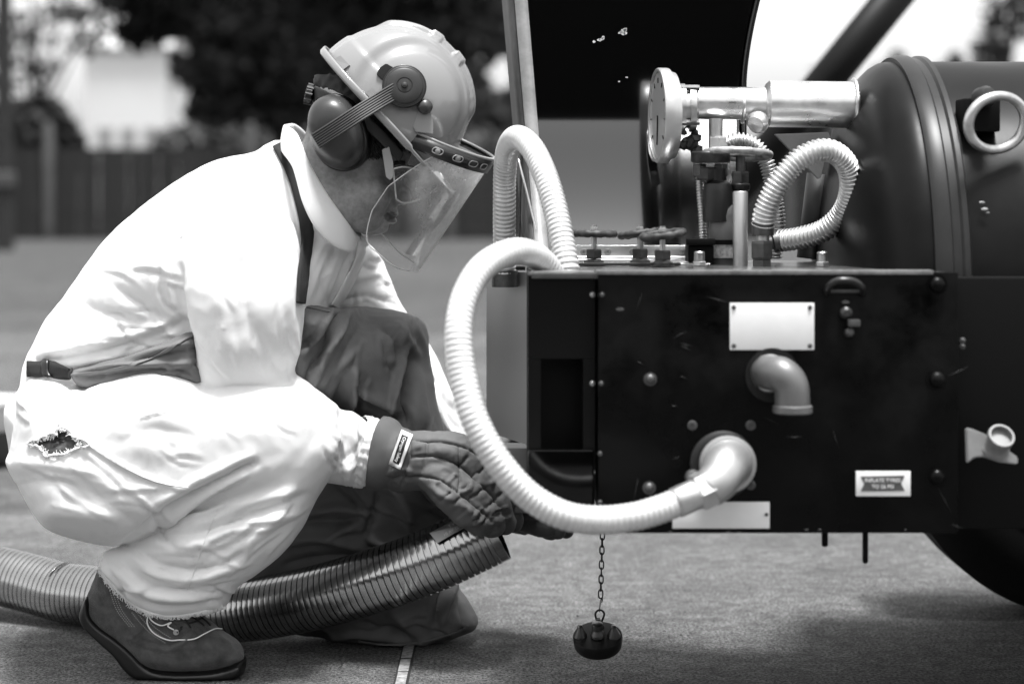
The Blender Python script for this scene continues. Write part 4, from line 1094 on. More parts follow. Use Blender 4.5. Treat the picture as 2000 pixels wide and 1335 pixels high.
creases(540, 760, 640, 830, 30, 25, 6, 60, .004); creases(640, 810, 715, 935, 75, 20, 12, 60, .005); creases(200, 780, 600, 900, 10, 35, 12, 90, .003)
creases(40, 780, 140, 830, 40, 30, 6, 60, .005); creases(60, 900, 330, 1040, 20, 25, 14, 110, .0045); creases(300, 1000, 600, 1060, -25, 12, 12, 120, .006)
creases(220, 1080, 460, 1190, 15, 25, 16, 90, .006); creases(400, 1060, 560, 1120, -40, 12, 8, 80, .005); creases(590, 460, 690, 600, 110, 12, 9, 90, .005)
creases(690, 490, 790, 600, 20, 30, 10, 60, .005); creases(840, 690, 940, 860, 55, 15, 8, 70, .005); creases(430, 330, 560, 430, 40, 40, 7, 60, .003)
pos = folds(pos, Q, FO)
pos = crumple(pos, Q, .0010, 13, 3.1); pos = crumple(pos, Q, .0007, 34, 8.2)
pos = relax(pos, Q, .35)
# the tear in the seat
tear = np.array([(56, 866), (66, 858), (78, 856), (92, 850), (108, 846), (112, 832), (118, 826), (128, 834), (142, 846), (158, 856), (175, 867), (160, 872), (140, 880), (118, 888), (92, 892), (86, 884), (78, 874), (66, 870)], float)
def inpoly(px, py, P):
    c = np.zeros(len(px), bool)
    for i in range(len(P)):
        ax, ay = P[i]; bx, by = P[(i + 1) % len(P)]
        c ^= ((ay > py) != (by > py)) & (px < (bx - ax) * (py - ay) / (by - ay + 1e-12) + ax)
    return c
px = 1000 + pos[:, 0] * F / pos[:, 1]; py = V0 + (H - pos[:, 2]) * F / pos[:, 1]
ctr = pos[Q].mean(1); pxc = 1000 + ctr[:, 0] * F / ctr[:, 1]; pyc = V0 + (H - ctr[:, 2]) * F / ctr[:, 1]
front = pos[Q].mean(1)[:, 1] < 3.60
inside = inpoly(pxc, pyc, tear) & front
cover = npmesh('coverall', pos, Q, suit, W)
T_full = bvh(cover)
rim = [onto(T_full, x, y, .001, 3.4) for x, y in tear]
bm = bmesh.new(); bm.from_mesh(cover.data); bm.faces.ensure_lookup_table()
bmesh.ops.delete(bm, geom=[bm.faces[i] for i in np.where(inside)[0]], context='FACES')
bm.to_mesh(cover.data); bm.free()
# inner trousers showing through
ic = sum((r[0] for r in rim), Vector()) / len(rim) + Vector((0, .006, 0))
vs = []; fs = []; N = len(rim); rg = 6
for j in range(rg):
    for k in range(N):
        p = rim[k][0].lerp(ic, j / rg) + (rim[k][0] - ic).normalized() * (.014 if j == 0 else 0) + Vector((0, (.020 if j == 0 else .006) + .004 * math.sin(k * 1.9 + j * 2.1), 0)); vs.append(p)
vs.append(ic + Vector((0, .006, 0)))
for j in range(rg - 1):
    for k in range(N): fs.append((j * N + k, j * N + (k + 1) % N, (j + 1) * N + (k + 1) % N, (j + 1) * N + k))
for k in range(N): fs.append(((rg - 1) * N + k, (rg - 1) * N + (k + 1) % N, len(vs) - 1))
mesh('inner_trousers', vs, fs, M('camouflage_cloth', .09, .9, var=.8, vscale=50), W)
# frayed rim and loose threads
vs = []; fs = []
def fibre(p0, p1, p2, r):
    v, f = sweep('f', cr([tuple(p0), tuple(p1), tuple(p2)], 4), r, None, None, 4, buildonly=True)
    b = len(vs); vs.extend(v); fs.extend([tuple(i + b for i in q) for q in f])
for k in range(N):
    a = rim[k][0]; b_ = rim[(k + 1) % N][0]
    fibre(a, a.lerp(b_, .5) + Vector((0, -.004, random.uniform(-.003, .003))), b_, .0022)
    for _ in range(16):
        p = a.lerp(b_, random.random()) + Vector((0, -.002, 0)); dr = (ic - p).normalized() * random.uniform(.002, .008) + Vector((random.uniform(-.005, .005), -.003, random.uniform(-.005, .004)))
        fibre(p - dr * .5, p + dr * .5, p + dr + Vector((0, 0, random.uniform(-.003, .002))), .00055)
tp = [onto(T_full, x, y, .003, 3.4)[0] for x, y in ((124, 828), (128, 838), (140, 848), (148, 862), (156, 858), (152, 868), (150, 876))]
for i in range(len(tp) - 2): fibre(tp[i], tp[i + 1], tp[i + 1].lerp(tp[i + 2], .5), .0012)
mesh('frayed_edge', vs, fs, suit, W)
# trouser hem: rolled edge with fraying
vs = []; fs = []
hem = [(197, 1108), (206, 1128), (228, 1154), (252, 1177), (275, 1192), (300, 1201), (330, 1206), (365, 1203), (400, 1196), (434, 1186)]
hp = [onto(T_full, x, y - 4, .001, 3.46)[0] for x, y in hem]
hp = [Vector(p) for p in cr([tuple(p) for p in hp], 6)]
v, f = sweep('h', hp, .0022, None, None, 6, buildonly=True); vs.extend(v); fs.extend(f)
for p in hp:
    for _ in range(7):
        q = p + Vector((random.uniform(-.006, .006), random.uniform(-.002, .001), 0)); L_ = random.uniform(.002, .007)
        fibre(q, q + Vector((random.uniform(-.002, .002), -.001, -L_ * .6)), q + Vector((random.uniform(-.004, .004), -.001, -L_)), .0005)
mesh('frayed_hem', vs, fs, suit, W)
# side seam and sleeve seam stitched lines
for nm, pts in (('seam', [(112, 816), (165, 863), (230, 906), (300, 939), (368, 952)]), ('seam', [(420, 1005), (395, 1070), (368, 1150)]), ('seam', [(47, 763), (70, 768), (100, 771)]), ('seam', [(352, 465), (400, 424), (470, 403), (512, 408)])):
    ribbon(nm, T_full, pts, 2.2, M('stitch', .74, .9), W, .0006, .0008, 8)

# collar
def strip3(name, topp, botp, mat, par, th, n=6, lean=0):
    A_ = cr([tuple(K(*p)) for p in topp], n); B_ = cr([tuple(K(*p)) for p in botp], n); vs = []; fs = []; m = 5
    for a, b in zip(A_, B_):
        for j in range(m):
            t = j / (m - 1); v = Vector(a).lerp(Vector(b), t); v.y -= lean * math.sin(math.pi * t); vs.append(v)
    for i in range(len(A_) - 1):
        for j in range(m - 1):
            q = i * m + j; fs.append((q, q + 1, q + m + 1, q + m))
    o = mesh(name, vs, fs, mat, par); s = o.modifiers.new('thickness', 'SOLIDIFY'); s.thickness = th; s.offset = 0
    s2 = o.modifiers.new('smooth', 'SUBSURF'); s2.levels = 1; s2.render_levels = 1
    return o
strip3('collar', [(574, 240, 3.70), (556, 243, 3.66), (562, 246, 3.60), (582, 262, 3.555), (604, 315, 3.535), (636, 372, 3.535), (668, 418, 3.555), (690, 448, 3.59), (702, 462, 3.62)],
       [(566, 292, 3.71), (548, 290, 3.66), (552, 300, 3.59), (572, 330, 3.535), (590, 395, 3.505), (615, 445, 3.505), (650, 480, 3.53), (682, 492, 3.57), (694, 486, 3.62)], suit, W, .004, 6, .006)
strip3('collar', [(574, 240, 3.70), (600, 262, 3.75), (640, 330, 3.77), (690, 410, 3.74), (716, 455, 3.68), (704, 462, 3.63)],
       [(566, 292, 3.71), (590, 330, 3.76), (630, 400, 3.79), (690, 460, 3.76), (718, 480, 3.69), (698, 486, 3.63)], suit, W, .004, 6, 0)
# front placket
ribbon('placket', T_full, [(706, 470), (698, 510), (676, 556), (652, 598)], 16, suit, W, .003, .003, 8, 3.6)
# sleeve cuff: gathered band
v0 = K(704, 880, 3.575); axc = (K(730, 892, 3.585) - K(690, 876, 3.57)).normalized(); a_, u_, v_ = basis(axc)
vs = []; fs = []; sg = 90; st = 12
for i in range(st):
    t = i / (st - 1)
    for k in range(sg):
        th = 2 * math.pi * k / sg
        r = .054 + .003 * math.sin(t * math.pi) + .0016 * math.sin(th * 23 + 1.5 * math.sin(t * 5)) + .0012 * math.sin(t * 28)
        vs.append(v0 + axc * (-.016 + .042 * t) + u_ * (r * .80 * math.cos(th)) + v_ * (r * 1.12 * math.sin(th)))
for i in range(st - 1):
    for k in range(sg): fs.append((i * sg + k, i * sg + (k + 1) % sg, (i + 1) * sg + (k + 1) % sg, (i + 1) * sg + k))
fs.append(tuple((st - 1) * sg + k for k in range(sg)))
mesh('sleeve_cuff', vs, fs, suit, W)

# apron
aout = [(578, 588), (612, 596), (650, 604), (700, 600), (745, 604), (790, 612), (822, 626), (834, 650), (838, 700), (850, 770), (868, 850), (888, 930), (900, 1000), (898, 1080), (892, 1140), (912, 1170), (932, 1205), (925, 1228), (870, 1250),
        (800, 1262), (700, 1256), (600, 1240), (500, 1225), (440, 1200), (450, 1120), (520, 1030), (560, 900), (556, 760), (566, 660)]
fa = Field((-.56, 3.45, -.02), (.0, 4.02, .70), .0045, 3.78)
fa.add(fa.inflate(aout, [(590, 600, 3.565), (640, 606, 3.575), (600, 680, 3.57), (640, 660, 3.61), (740, 620, 3.78), (830, 680, 3.80), (720, 850, 3.79), (640, 1000, 3.78), (850, 1050, 3.80), (800, 1250, 3.765), (600, 1220, 3.78)],
                  [(600, 600, .045), (600, 680, .05), (640, 640, .055), (760, 650, .12), (800, 800, .12), (700, 950, .10), (800, 1150, .09), (800, 1250, .05), (550, 1150, .06)], .06))
fa.cut((fa.Z - .004) + 0 * fa.X + 0 * fa.Y)
ap, aq = fa.nets(2)
AF = [
 ([(677, 611), (655, 660), (630, 710), (603, 764)], 7, .012), ([(664, 606), (640, 655), (612, 710), (590, 760)], 8, -.014), ([(648, 606), (628, 640), (600, 680), (580, 700)], 7, .010), ([(640, 612), (615, 650), (590, 680)], 5, -.008),
 ([(700, 640), (668, 700), (640, 750)], 10, -.006), ([(704, 668), (680, 700), (640, 740), (606, 768)], 8, .005),
 ([(690, 722), (690, 770), (680, 800)], 6, .012), ([(676, 735), (660, 780), (650, 820)], 12, -.012), ([(700, 735), (698, 770), (690, 800)], 6, -.010),
 ([(690, 800), (700, 768), (728, 778), (768, 800)], 7, .009), ([(690, 815), (706, 788), (735, 800), (770, 820)], 9, -.014),
 ([(790, 676), (776, 740), (768, 820)], 6, .014), ([(797, 690), (795, 750), (790, 830)], 12, -.022), ([(779, 636), (798, 670), (815, 697)], 8, .007), ([(815, 640), (832, 700), (845, 770)], 7, .006),
 ([(740, 640), (770, 660), (776, 700)], 7, -.006), ([(735, 660), (745, 700), (770, 705)], 8, .005), ([(750, 650), (752, 700), (770, 730)], 6, -.005), ([(810, 720), (822, 800), (830, 860)], 14, .007), ([(800, 870), (815, 930), (850, 1000)], 16, -.010),
 # below the glove
 ([(590, 1000), (660, 990), (722, 1003)], 8, .012), ([(600, 1020), (670, 1020), (718, 1010)], 9, -.014), ([(722, 1004), (680, 1030), (640, 1050)], 7, .010), ([(735, 960), (728, 1000), (712, 1050)], 7, -.012), ([(560, 1060), (620, 1050), (700, 1070)], 9, .010), ([(720, 1050), (750, 1065), (775, 1080)], 6, .012), ([(716, 1062), (740, 1080), (760, 1090)], 6, -.010), ([(560, 1100), (640, 1085), (720, 1090)], 9, -.009),
 ([(640, 900), (680, 960), (700, 1000)], 14, -.010), ([(760, 960), (790, 1000), (800, 1060)], 14, .010),
 # skirt on the ground
 ([(884, 1135), (874, 1175), (862, 1215)], 6, .014), ([(868, 1140), (860, 1180), (850, 1220)], 9, -.014), ([(640, 1245), (720, 1240), (800, 1250), (880, 1235)], 7, .006), ([(760, 1190), (800, 1220), (830, 1250)], 9, .008), ([(700, 1215), (760, 1225), (800, 1245)], 9, -.008), ([(895, 1180), (905, 1210), (900, 1235)], 7, -.006), ([(560, 1225), (600, 1236), (640, 1246)], 6, -.006),
]
FO = AF
creases(590, 640, 820, 800, 110, 20, 7, 90, .003); creases(600, 960, 860, 1080, 10, 40, 12, 90, .005); creases(560, 1180, 900, 1250, -10, 50, 10, 60, .004); creases(780, 700, 870, 960, 80, 12, 5, 110, .003)
ap = folds(ap, aq, [(p_, w_, h_ * 1.4) for p_, w_, h_ in AF]); ap = crumple(ap, aq, .0018, 12, 1.7); ap = crumple(ap, aq, .0009, 40, 4.4)
ap[:, 2] = np.maximum(ap[:, 2], .002)
apron = npmesh('apron', ap, aq, apr, W)
T_apr = bvh(apron)
ribbon('apron_hem', T_apr, [(584, 594), (612, 601), (645, 608)], 5, apr, W, .001, .002, 6, 3.6)
ribbon('apron_hem', T_apr, [(700, 1252), (760, 1258), (820, 1254), (880, 1238), (915, 1222)], 4, apr, W, .001, .002, 8, 3.7)
# waist flap of the apron drawn round the side
fw = Field((-.86, 3.36, .48), (-.5, 3.60, .66), .004, 3.46)
fw.add(fw.inflate([(138, 728), (150, 718), (200, 706), (260, 692), (320, 668), (368, 648), (384, 656), (390, 700), (396, 748), (330, 740), (260, 742), (210, 754), (180, 760), (152, 752)], [(150, 735, 3.505), (260, 715, 3.465), (380, 690, 3.47)], .028, .02))
wp, wq = fw.nets(2)
wp = folds(wp, wq, [([(150, 728), (220, 716), (290, 712), (380, 706)], 4, .008), ([(160, 738), (240, 728), (300, 722), (350, 722), (385, 712)], 4, -.008), ([(180, 745), (250, 738), (300, 740)], 5, .006), ([(250, 700), (320, 682), (380, 668)], 5, .007), ([(260, 706), (330, 690), (385, 680)], 4, -.006), ([(310, 735), (335, 718), (365, 712), (385, 722)], 4, .007), ([(345, 735), (360, 725), (375, 735)], 3.5, -.006)])
npmesh('apron_flap', wp, wq, apr, W)
T_w = bvh(bpy.data.objects['apron_flap'])
ribbon('apron_binding', T_w, [(138, 732), (200, 724), (280, 706), (345, 672), (376, 655)], 5, M('binding', .14, .7), W, .002, .002, 6, 3.44)
# belt with buckle
ribbon('belt', [T_full, T_w], [(57, 722), (75, 722), (100, 722), (122, 725), (142, 729)], lambda t: 32 - 18 * max(0, (t - .55) / .45), webb, W, .004, .003, 6, 3.5)
ribbon('buckle', [T_full], [(94, 702), (94, 722), (95, 742)], 13, M('buckle', .01, .3), W, .008, .006, 5, 3.5)
# neck strap
ribbon('neck_strap', T_full, [(545, 284), (562, 318), (578, 360), (591, 410), (597, 450), (595, 490), (588, 540), (583, 592)], lambda t: 26 - 10 * max(0, (t - .55) / .45), webb, W, .0045, .0025, 7, 3.55)

# head and neck
fh = Field((-.46, 3.50, .765), (-.15, 3.76, 1.03), .0022, 3.62)
face = [(655, 160), (740, 190), (800, 250), (806, 290), (797, 318), (786, 336), (792, 356), (800, 374), (804, 388), (796, 398), (781, 399), (775, 405), (777, 411), (776, 417), (768, 422), (773, 428), (770, 435), (760, 437), (759, 443), (756, 451), (740, 458), (718, 459), (690, 449), (655, 428), (620, 392), (596, 330), (600, 250), (622, 190)]
fh.add(fh.inflate(face, 3.64, [(680, 280, .080), (760, 260, .070), (790, 330, .040), (798, 388, .020), (770, 420, .030), (730, 450, .035), (700, 400, .066), (650, 400, .068)], .052, 4))
fh.add(fh.ell(K(722, 385, 3.588), (.036, .024, .032)), .03)               # cheek
fh.add(fh.ell(K(690, 420, 3.595), (.045, .022, .024), [Vector((.86, 0, -.5)), Vector((0, 1, 0)), Vector((.5, 0, .86))]), .025)   # jaw
fh.add(fh.ell(K(789, 390, 3.626), (.011, .010, .009)), .008)             # nostril wing
fh.add(fh.ell(K(767, 416, 3.635), (.0115, .021, .0050), [Vector((.9, 0, -.4)), Vector((0, 1, 0)), Vector((.4, 0, .9))]), .003)
fh.add(fh.ell(K(764, 430, 3.635), (.0105, .019, .0055), [Vector((.95, 0, -.2)), Vector((0, 1, 0)), Vector((.2, 0, .95))]), .003)
fh.cut(fh.chain([(752, 424, 3.605, 2.2), (780, 422, 3.64, 1.8)]), .002)
fh.add(fh.chain([(640, 330, 3.65, 62), (600, 400, 3.66, 66), (560, 440, 3.66, 70)]), .03)
fh.cut(fh.ell(K(781, 343, 3.585), (.016, .016, .010)), .012)
hp_, hq = fh.nets(2)
head = npmesh('head', hp_, hq, skin, W)
T_h = bvh(head)
lip = M('lip', .07, .4); head.data.materials.append(lip)
LP = np.array([(750, 421), (758, 414), (766, 413), (776, 418), (776, 430), (768, 435), (757, 433), (751, 427)], float)
for p_ in head.data.polygons:
    cx_, cy_ = PX(p_.center)
    if p_.center.y < 3.66 and inpoly(np.array([cx_]), np.array([cy_]), LP)[0]: p_.material_index = 1
# eye and brow behind the glasses
ce = onto(T_h, 779, 345, -.004)[0]
eye = lathe('eye', ce, (.6, -.8, 0), [(-.008, .004), (-.004, .0095), (.0, .0105), (.004, .009), (.007, .0001)], M('eye_white', .5, .2), W, 20)
lathe('iris', ce + Vector((.6, -.8, -.2)).normalized() * .0068, (.6, -.8, -.2), [(0, .0045), (.0012, .003), (.0014, .0001)], M('iris', .02, .2), eye, 16)
ribbon('eyelid', T_h, [(768, 346), (776, 341), (786, 342)], 6, skin, W, .004, .002, 3, 3.6)
ribbon('eyebrow', T_h, [(762, 322), (776, 317), (790, 318)], 7, M('hair_black', .006, .6), W, .0015, .002, 3, 3.6)
# hair: nape, temple; many strands
vs = []; fs = []
def tufts(px0, py0, px1, py1, n, dx, dy, ln, r=.0006, lift=.001):
    for _ in range(n):
        x, y = random.uniform(px0, px1), random.uniform(py0, py1)
        p, nn = onto(T_h, x, y, lift, 9.0)
        if p.y > 8: continue
        dr = Vector((dx + random.uniform(-.3, .3), 0, -(dy + random.uniform(-.3, .3)))).normalized() * ln * random.uniform(.5, 1.2)
        fibre(p, p + dr * .5 + nn * .003, p + dr + nn * .002, r)
tufts(628, 140, 700, 205, 1500, -.3, .9, .016, .0009, .004)
tufts(712, 262, 744, 308, 420, .5, .6, .005, .0005, .0004)
tufts(700, 200, 790, 290, 900, .6, .7, .014, .0009, .002)
mesh('hair', vs, fs, MATS['hair_black'], W)
fh2 = Field((-.42, 3.50, .84), (-.17, 3.79, 1.06), .004, 3.62)
fh2.add(fh2.ell(K(706, 196, 3.645), (.100, .085, .070), [Vector((.69, 0, -.72)), Vector((0, 1, 0)), Vector((.72, 0, .69))]))
sp, sq = fh2.nets(1); sp = crumple(sp, sq, .003, 60, .4)
npmesh('hair_cap', sp, sq, MATS['hair_black'], W)

# glove of the hand over the hose
def quilt(pos, Q, lines):
    return folds(pos, Q, lines)
fg = Field((-.30, 3.44, .20), (.02, 3.74, .50), .0028, 3.56)
# back of hand
fg.add(fg.inflate([(770, 850), (785, 842), (800, 842), (850, 843), (905, 848), (945, 880), (965, 930), (960, 965), (910, 985), (860, 965), (800, 952), (775, 950), (765, 900)], [(720, 890, 3.575), (850, 900, 3.555), (950, 930, 3.56)], [(720, 890, .058), (850, 900, .045), (950, 930, .036)], .045))
fin = [
 [(895, 880, 3.590, 27), (948, 930, 3.605, 27), (982, 975, 3.620, 25), (1000, 1016, 3.635, 22)],
 [(885, 895, 3.562, 29), (935, 942, 3.557, 29), (968, 988, 3.567, 27), (984, 1020, 3.580, 23)],
 [(875, 918, 3.540, 30), (915, 960, 3.528, 30), (945, 1000, 3.534, 28), (962, 1026, 3.545, 23)],
 [(848, 932, 3.525, 30), (880, 968, 3.510, 30), (912, 1000, 3.512, 27), (938, 1024, 3.525, 22)]]
for k, f_ in enumerate(fin): fg.add(fg.chain(f_, .01), .006 if k else .010)
fg.add(fg.chain([(800, 900, 3.62, 26), (860, 960, 3.655, 25), (920, 1000, 3.668, 22), (950, 1020, 3.668, 19)], .01), .01)   # thumb on the far side of the duct
# cuff
cf = fg.chain([(770, 898, 3.575, 52), (800, 905, 3.57, 50)], .01)
fg.add(cf, .012)
gp, gq = fg.nets(2)
GF = []
random.seed(21)
for f_ in fin:
    for (xa, ya, _, ra), (xb, yb, _, rb) in zip(f_[:-1], f_[1:]):
        for t in (.3, .8):
            x_, y_ = xa + (xb - xa) * t, ya + (yb - ya) * t; L_ = math.hypot(xb - xa, yb - ya); nx_, ny_ = -(yb - ya) / L_, (xb - xa) / L_
            o1, o2 = random.uniform(-5, 5), random.uniform(-5, 5); l_ = random.uniform(9, 16); sg_ = random.choice((-1, .3))
            GF.append(([(x_ + nx_ * l_ * sg_ + o1, y_ + ny_ * l_ * sg_), (x_ + o2, y_ + o1 * .5), (x_ + nx_ * l_ * (sg_ + 1.1), y_ + ny_ * l_ * (sg_ + 1.1) + o2)], random.uniform(2.2, 4), random.choice((-.0045, -.0035, .0035))))
GF += [
 ([(806, 858), (830, 862), (862, 862), (905, 872), (940, 893)], 2.6, -.0060), ([(800, 893), (835, 890), (870, 896), (905, 915), (930, 935)], 2.6, -.0065), ([(785, 935), (818, 930), (860, 938), (895, 960)], 2.6, -.0065),
 ([(835, 862), (832, 890), (822, 930)], 3, -.004), ([(897, 872), (897, 910), (898, 958)], 2.6, -.005), ([(930, 935), (955, 960), (985, 1000)], 3, -.006), ([(895, 960), (925, 985), (965, 1020)], 3, -.006), ([(905, 915), (935, 940)], 3, -.005),
 ([(800, 845), (800, 890), (782, 950)], 4, -.006), ([(742, 870), (748, 900), (735, 940)], 6, -.007), ([(722, 818), (740, 850), (745, 880)], 8, .004), ([(845, 950), (860, 965), (880, 975)], 5, .005), ([(900, 985), (915, 995), (930, 1012)], 5, .004),
 ([(920, 940), (915, 955), (900, 962)], 4, .005), ([(940, 955), (932, 968)], 4, -.004), ([(925, 1015), (938, 1008)], 3, -.004), ([(940, 1022), (952, 1012)], 3, -.004), ([(965, 1010), (978, 1002)], 3, -.004),
 ([(760, 925), (780, 915), (800, 920)], 5, .005), ([(755, 940), (780, 930), (800, 935)], 4, -.005), ([(845, 880), (870, 880), (890, 890)], 10, .0035), ([(850, 915), (875, 918), (890, 935)], 10, .004), ([(810, 875), (822, 870)], 6, .003),
]
gp = folds(gp, gq, [(p_, w_, h_ * 1.35) for p_, w_, h_ in GF]); gp = crumple(gp, gq, .0016, 26, 2.2); gp = crumple(gp, gq, .0009, 60, 5.2)
glove = npmesh('glove', gp, gq, glv, W)
glove['label'] = 'quilted grey glove gripping the end of the steel hose'
T_g = bvh(glove)
vs = []; fs = []; sg = 72; st = 22
c0_ = K(800, 902, 3.572); c1_ = K(728, 884, 3.575); axg = (c1_ - c0_).normalized(); a_, u_, v_ = basis(axg)
for i in range(st):
    t = i / (st - 1)
    for k in range(sg):
        th = 2 * math.pi * k / sg
        r = .0500 + .0105 * sst(.1, .9, t) + .0016 * math.sin(3 * th + 4 * t) + .0018 * math.sin(5 * th - 3 * t + 1) * t + .0035 * math.exp(-((t - .42) / .10) ** 2) * math.sin(2 * th + 1)
        vs.append(c0_ + axg * ((c1_ - c0_).length * t + .004 * math.sin(2 * th + .6) * t) + u_ * (r * .82 * math.cos(th)) + v_ * (r * 1.12 * math.sin(th)))
for i in range(st - 1):
    for k in range(sg): fs.append((i * sg + k, i * sg + (k + 1) % sg, (i + 1) * sg + (k + 1) % sg, (i + 1) * sg + k))
gcf = mesh('glove_cuff', vs, fs, glv, glove); md = gcf.modifiers.new('thickness', 'SOLIDIFY'); md.thickness = .004; md.offset = -1
T_gc = bvh(gcf)
# sewn badge on the cuff
bo = patch('badge', ((784, 838), (807, 848), (782, 917), (759, 906)), [T_g, T_gc], M('badge_white', .60, .7, var=.08), glove, .004)
do = patch('badge_field', ((785, 848), (797, 853), (779, 907), (767, 901)), [T_g, T_gc], M('badge_black', .006, .7), bo, .0052)
dq = [K(785, 848, 3.5), K(797, 853, 3.5), K(779, 907, 3.5), K(767, 901, 3.5)]
tx = text_mesh('lettering', 'Cryogen Safety', .0076, sum(dq, Vector()) / 4, dq[3] - dq[0], dq[1] - dq[0], MATS['badge_white'], do, 0, True)
drape(tx, [T_g, T_gc], .0064)
# far glove, seen under the looped hose
f2 = Field((-.05, 3.62, .19), (.16, 3.92, .36), .0028, 3.74)
f2.add(f2.chain([(985, 985, 3.80, 40), (1020, 1005, 3.78, 38)], 0))
for k, f_ in enumerate([
    [(1020, 1000, 3.80, 20), (1060, 1005, 3.79, 19), (1092, 1018, 3.77, 17), (1108, 1032, 3.74, 14)],
    [(1020, 1008, 3.77, 21), (1060, 1018, 3.755, 20), (1090, 1030, 3.735, 17), (1106, 1036, 3.715, 14)],
    [(1018, 1015, 3.745, 21), (1050, 1025, 3.72, 20), (1075, 1034, 3.70, 17), (1090, 1038, 3.685, 14)],
    [(1012, 1012, 3.72, 20), (1038, 1022, 3.70, 18), (1058, 1030, 3.685, 16), (1070, 1034, 3.675, 13)],
    [(1000, 990, 3.73, 20), (1022, 992, 3.70, 18), (1040, 1000, 3.68, 15)]]): f2.add(f2.chain(f_, .008), .004)
p2, q2 = f2.nets(1); p2 = crumple(p2, q2, .0014, 40, 9)
g2 = npmesh('glove', p2, q2, glv, W); g2['label'] = 'dark grey glove half hidden behind the looping hose'

# shoe with flexed sole, heel raised
fs_ = Field((-.82, 3.42, -.01), (-.45, 3.60, .26), .0028, 3.50)
upper = [(200, 1105), (183, 1135), (166, 1175), (163, 1196), (180, 1222), (215, 1248), (248, 1275), (278, 1303), (330, 1312), (400, 1312), (450, 1304), (474, 1288), (474, 1270), (462, 1250), (434, 1233), (408, 1212), (385, 1196), (350, 1182), (300, 1160), (250, 1110)]
fs_.add(fs_.inflate(upper, 3.505, [(180, 1180, .038), (260, 1220, .042), (400, 1270, .050), (465, 1280, .040), (260, 1120, .045)], .035, 4))
up, uq = fs_.nets(2)
SF = [([(262, 1150), (262, 1190), (280, 1225), (248, 1250)], 3, .0035), ([(248, 1245), (290, 1262), (330, 1268), (370, 1248)], 3, .003), ([(256, 1240), (300, 1255), (335, 1258), (365, 1238)], 3, -.003), ([(300, 1190), (330, 1210), (360, 1230)], 3, -.003), ([(420, 1240), (450, 1260), (470, 1280)], 10, .002), ([(345, 1215), (372, 1228), (362, 1250)], 4, .003), ([(190, 1150), (200, 1180), (230, 1220)], 12, -.003)]
up = folds(up, uq, SF); up = crumple(up, uq, .0008, 60, 3)
sh = npmesh('shoe', up, uq, M('suede', .065, .95, var=.7, vscale=30, bump=.9, bscale=900, sheen=.3), W)
so_ = Field((-.82, 3.42, -.01), (-.45, 3.60, .22), .0028, 3.50)
sole = [(172, 1160), (160, 1186), (160, 1206), (174, 1228), (200, 1252), (226, 1276), (246, 1302), (268, 1320), (300, 1330), (350, 1333), (410, 1331), (455, 1325), (476, 1312), (480, 1292), (472, 1284), (440, 1293), (380, 1298), (320, 1297), (292, 1286), (268, 1262), (238, 1236), (204, 1212), (187, 1192), (182, 1168)]
so_.add(so_.inflate(sole, 3.505, [(170, 1190, .043), (240, 1280, .0445), (400, 1320, .0535), (470, 1310, .0455)], .010, 4))
so_.cut((so_.Z - .0015) + 0 * so_.X + 0 * so_.Y)
s1, s2 = so_.nets(2)
npmesh('sole', s1, s2, M('sole_rubber', .004, .38, var=.3, vscale=30), sh)
T_s = bvh(sh)
stm = M('shoe_stitch', .30, .8)
vs = []; fs = []
def dots(pts, step):
    P, _ = resample([Vector((x, y, 0)) for x, y in cr(pts, 8)], step)
    for p in P:
        q, n_ = onto(T_s, p.x, p.y, .0004, 3.46); r = .0013; i = len(vs)
        vs.extend([q + Vector((r, 0, 0)), q + Vector((0, 0, r)), q - Vector((r, 0, 0)), q - Vector((0, 0, r)), q + n_ * .0006])
        fs.extend([(i, i + 1, i + 4), (i + 1, i + 2, i + 4), (i + 2, i + 3, i + 4), (i + 3, i, i + 4)])
for off in (0, 5, 10):
    dots([(214 + off, 1150), (228 + off, 1190), (252 + off, 1222)], 4); dots([(258 + off, 1196 - off), (290 + off, 1232 - off), (322 + off, 1254 - off)], 4)
mesh('stitching', vs, fs, stm, sh)
lathe('eyelet', onto(T_s, 344, 1234, .0006, 3.46)[0], onto(T_s, 344, 1234)[1], [(0, .0052), (.0015, .0048), (.0018, .0036), (.0004, .003), (.0004, .0001)], M('eyelet', .45, .35, .8), sh, 16)
lacem = M('lace_dark', .012, .8)
for a, b_ in (((346, 1234), (392, 1208)), ((352, 1226), (388, 1212)), ((356, 1204), (372, 1226)), ((366, 1200), (398, 1222)), ((392, 1206), (410, 1222))):
    q0 = onto(T_s, *a, .002, 3.47)[0]; q1 = onto(T_s, *b_, .002, 3.48)[0]
    sweep('lace', [q0, q0.lerp(q1, .5) + Vector((0, -.002, .002)), q1], .0016, lacem, sh, 6)
# loose white thread from the frayed hem
th = [(290, 1200), (288, 1214), (296, 1230), (312, 1242), (332, 1249), (352, 1249), (378, 1247), (398, 1238), (418, 1229), (432, 1229)]
q = [onto(T_s, x, y, .0022, 3.46)[0] for x, y in th]
sweep('loose_thread', cr([tuple(p) for p in q], 6), .0013, suit, W, 6)
q = [onto(T_s, x, y, .0025, 3.46)[0] for x, y in [(291, 1198), (294, 1208), (304, 1216), (318, 1220), (334, 1216), (328, 1222), (340, 1229)]]
sweep('loose_thread', cr([tuple(p) for p in q], 6), .0013, suit, W, 6)

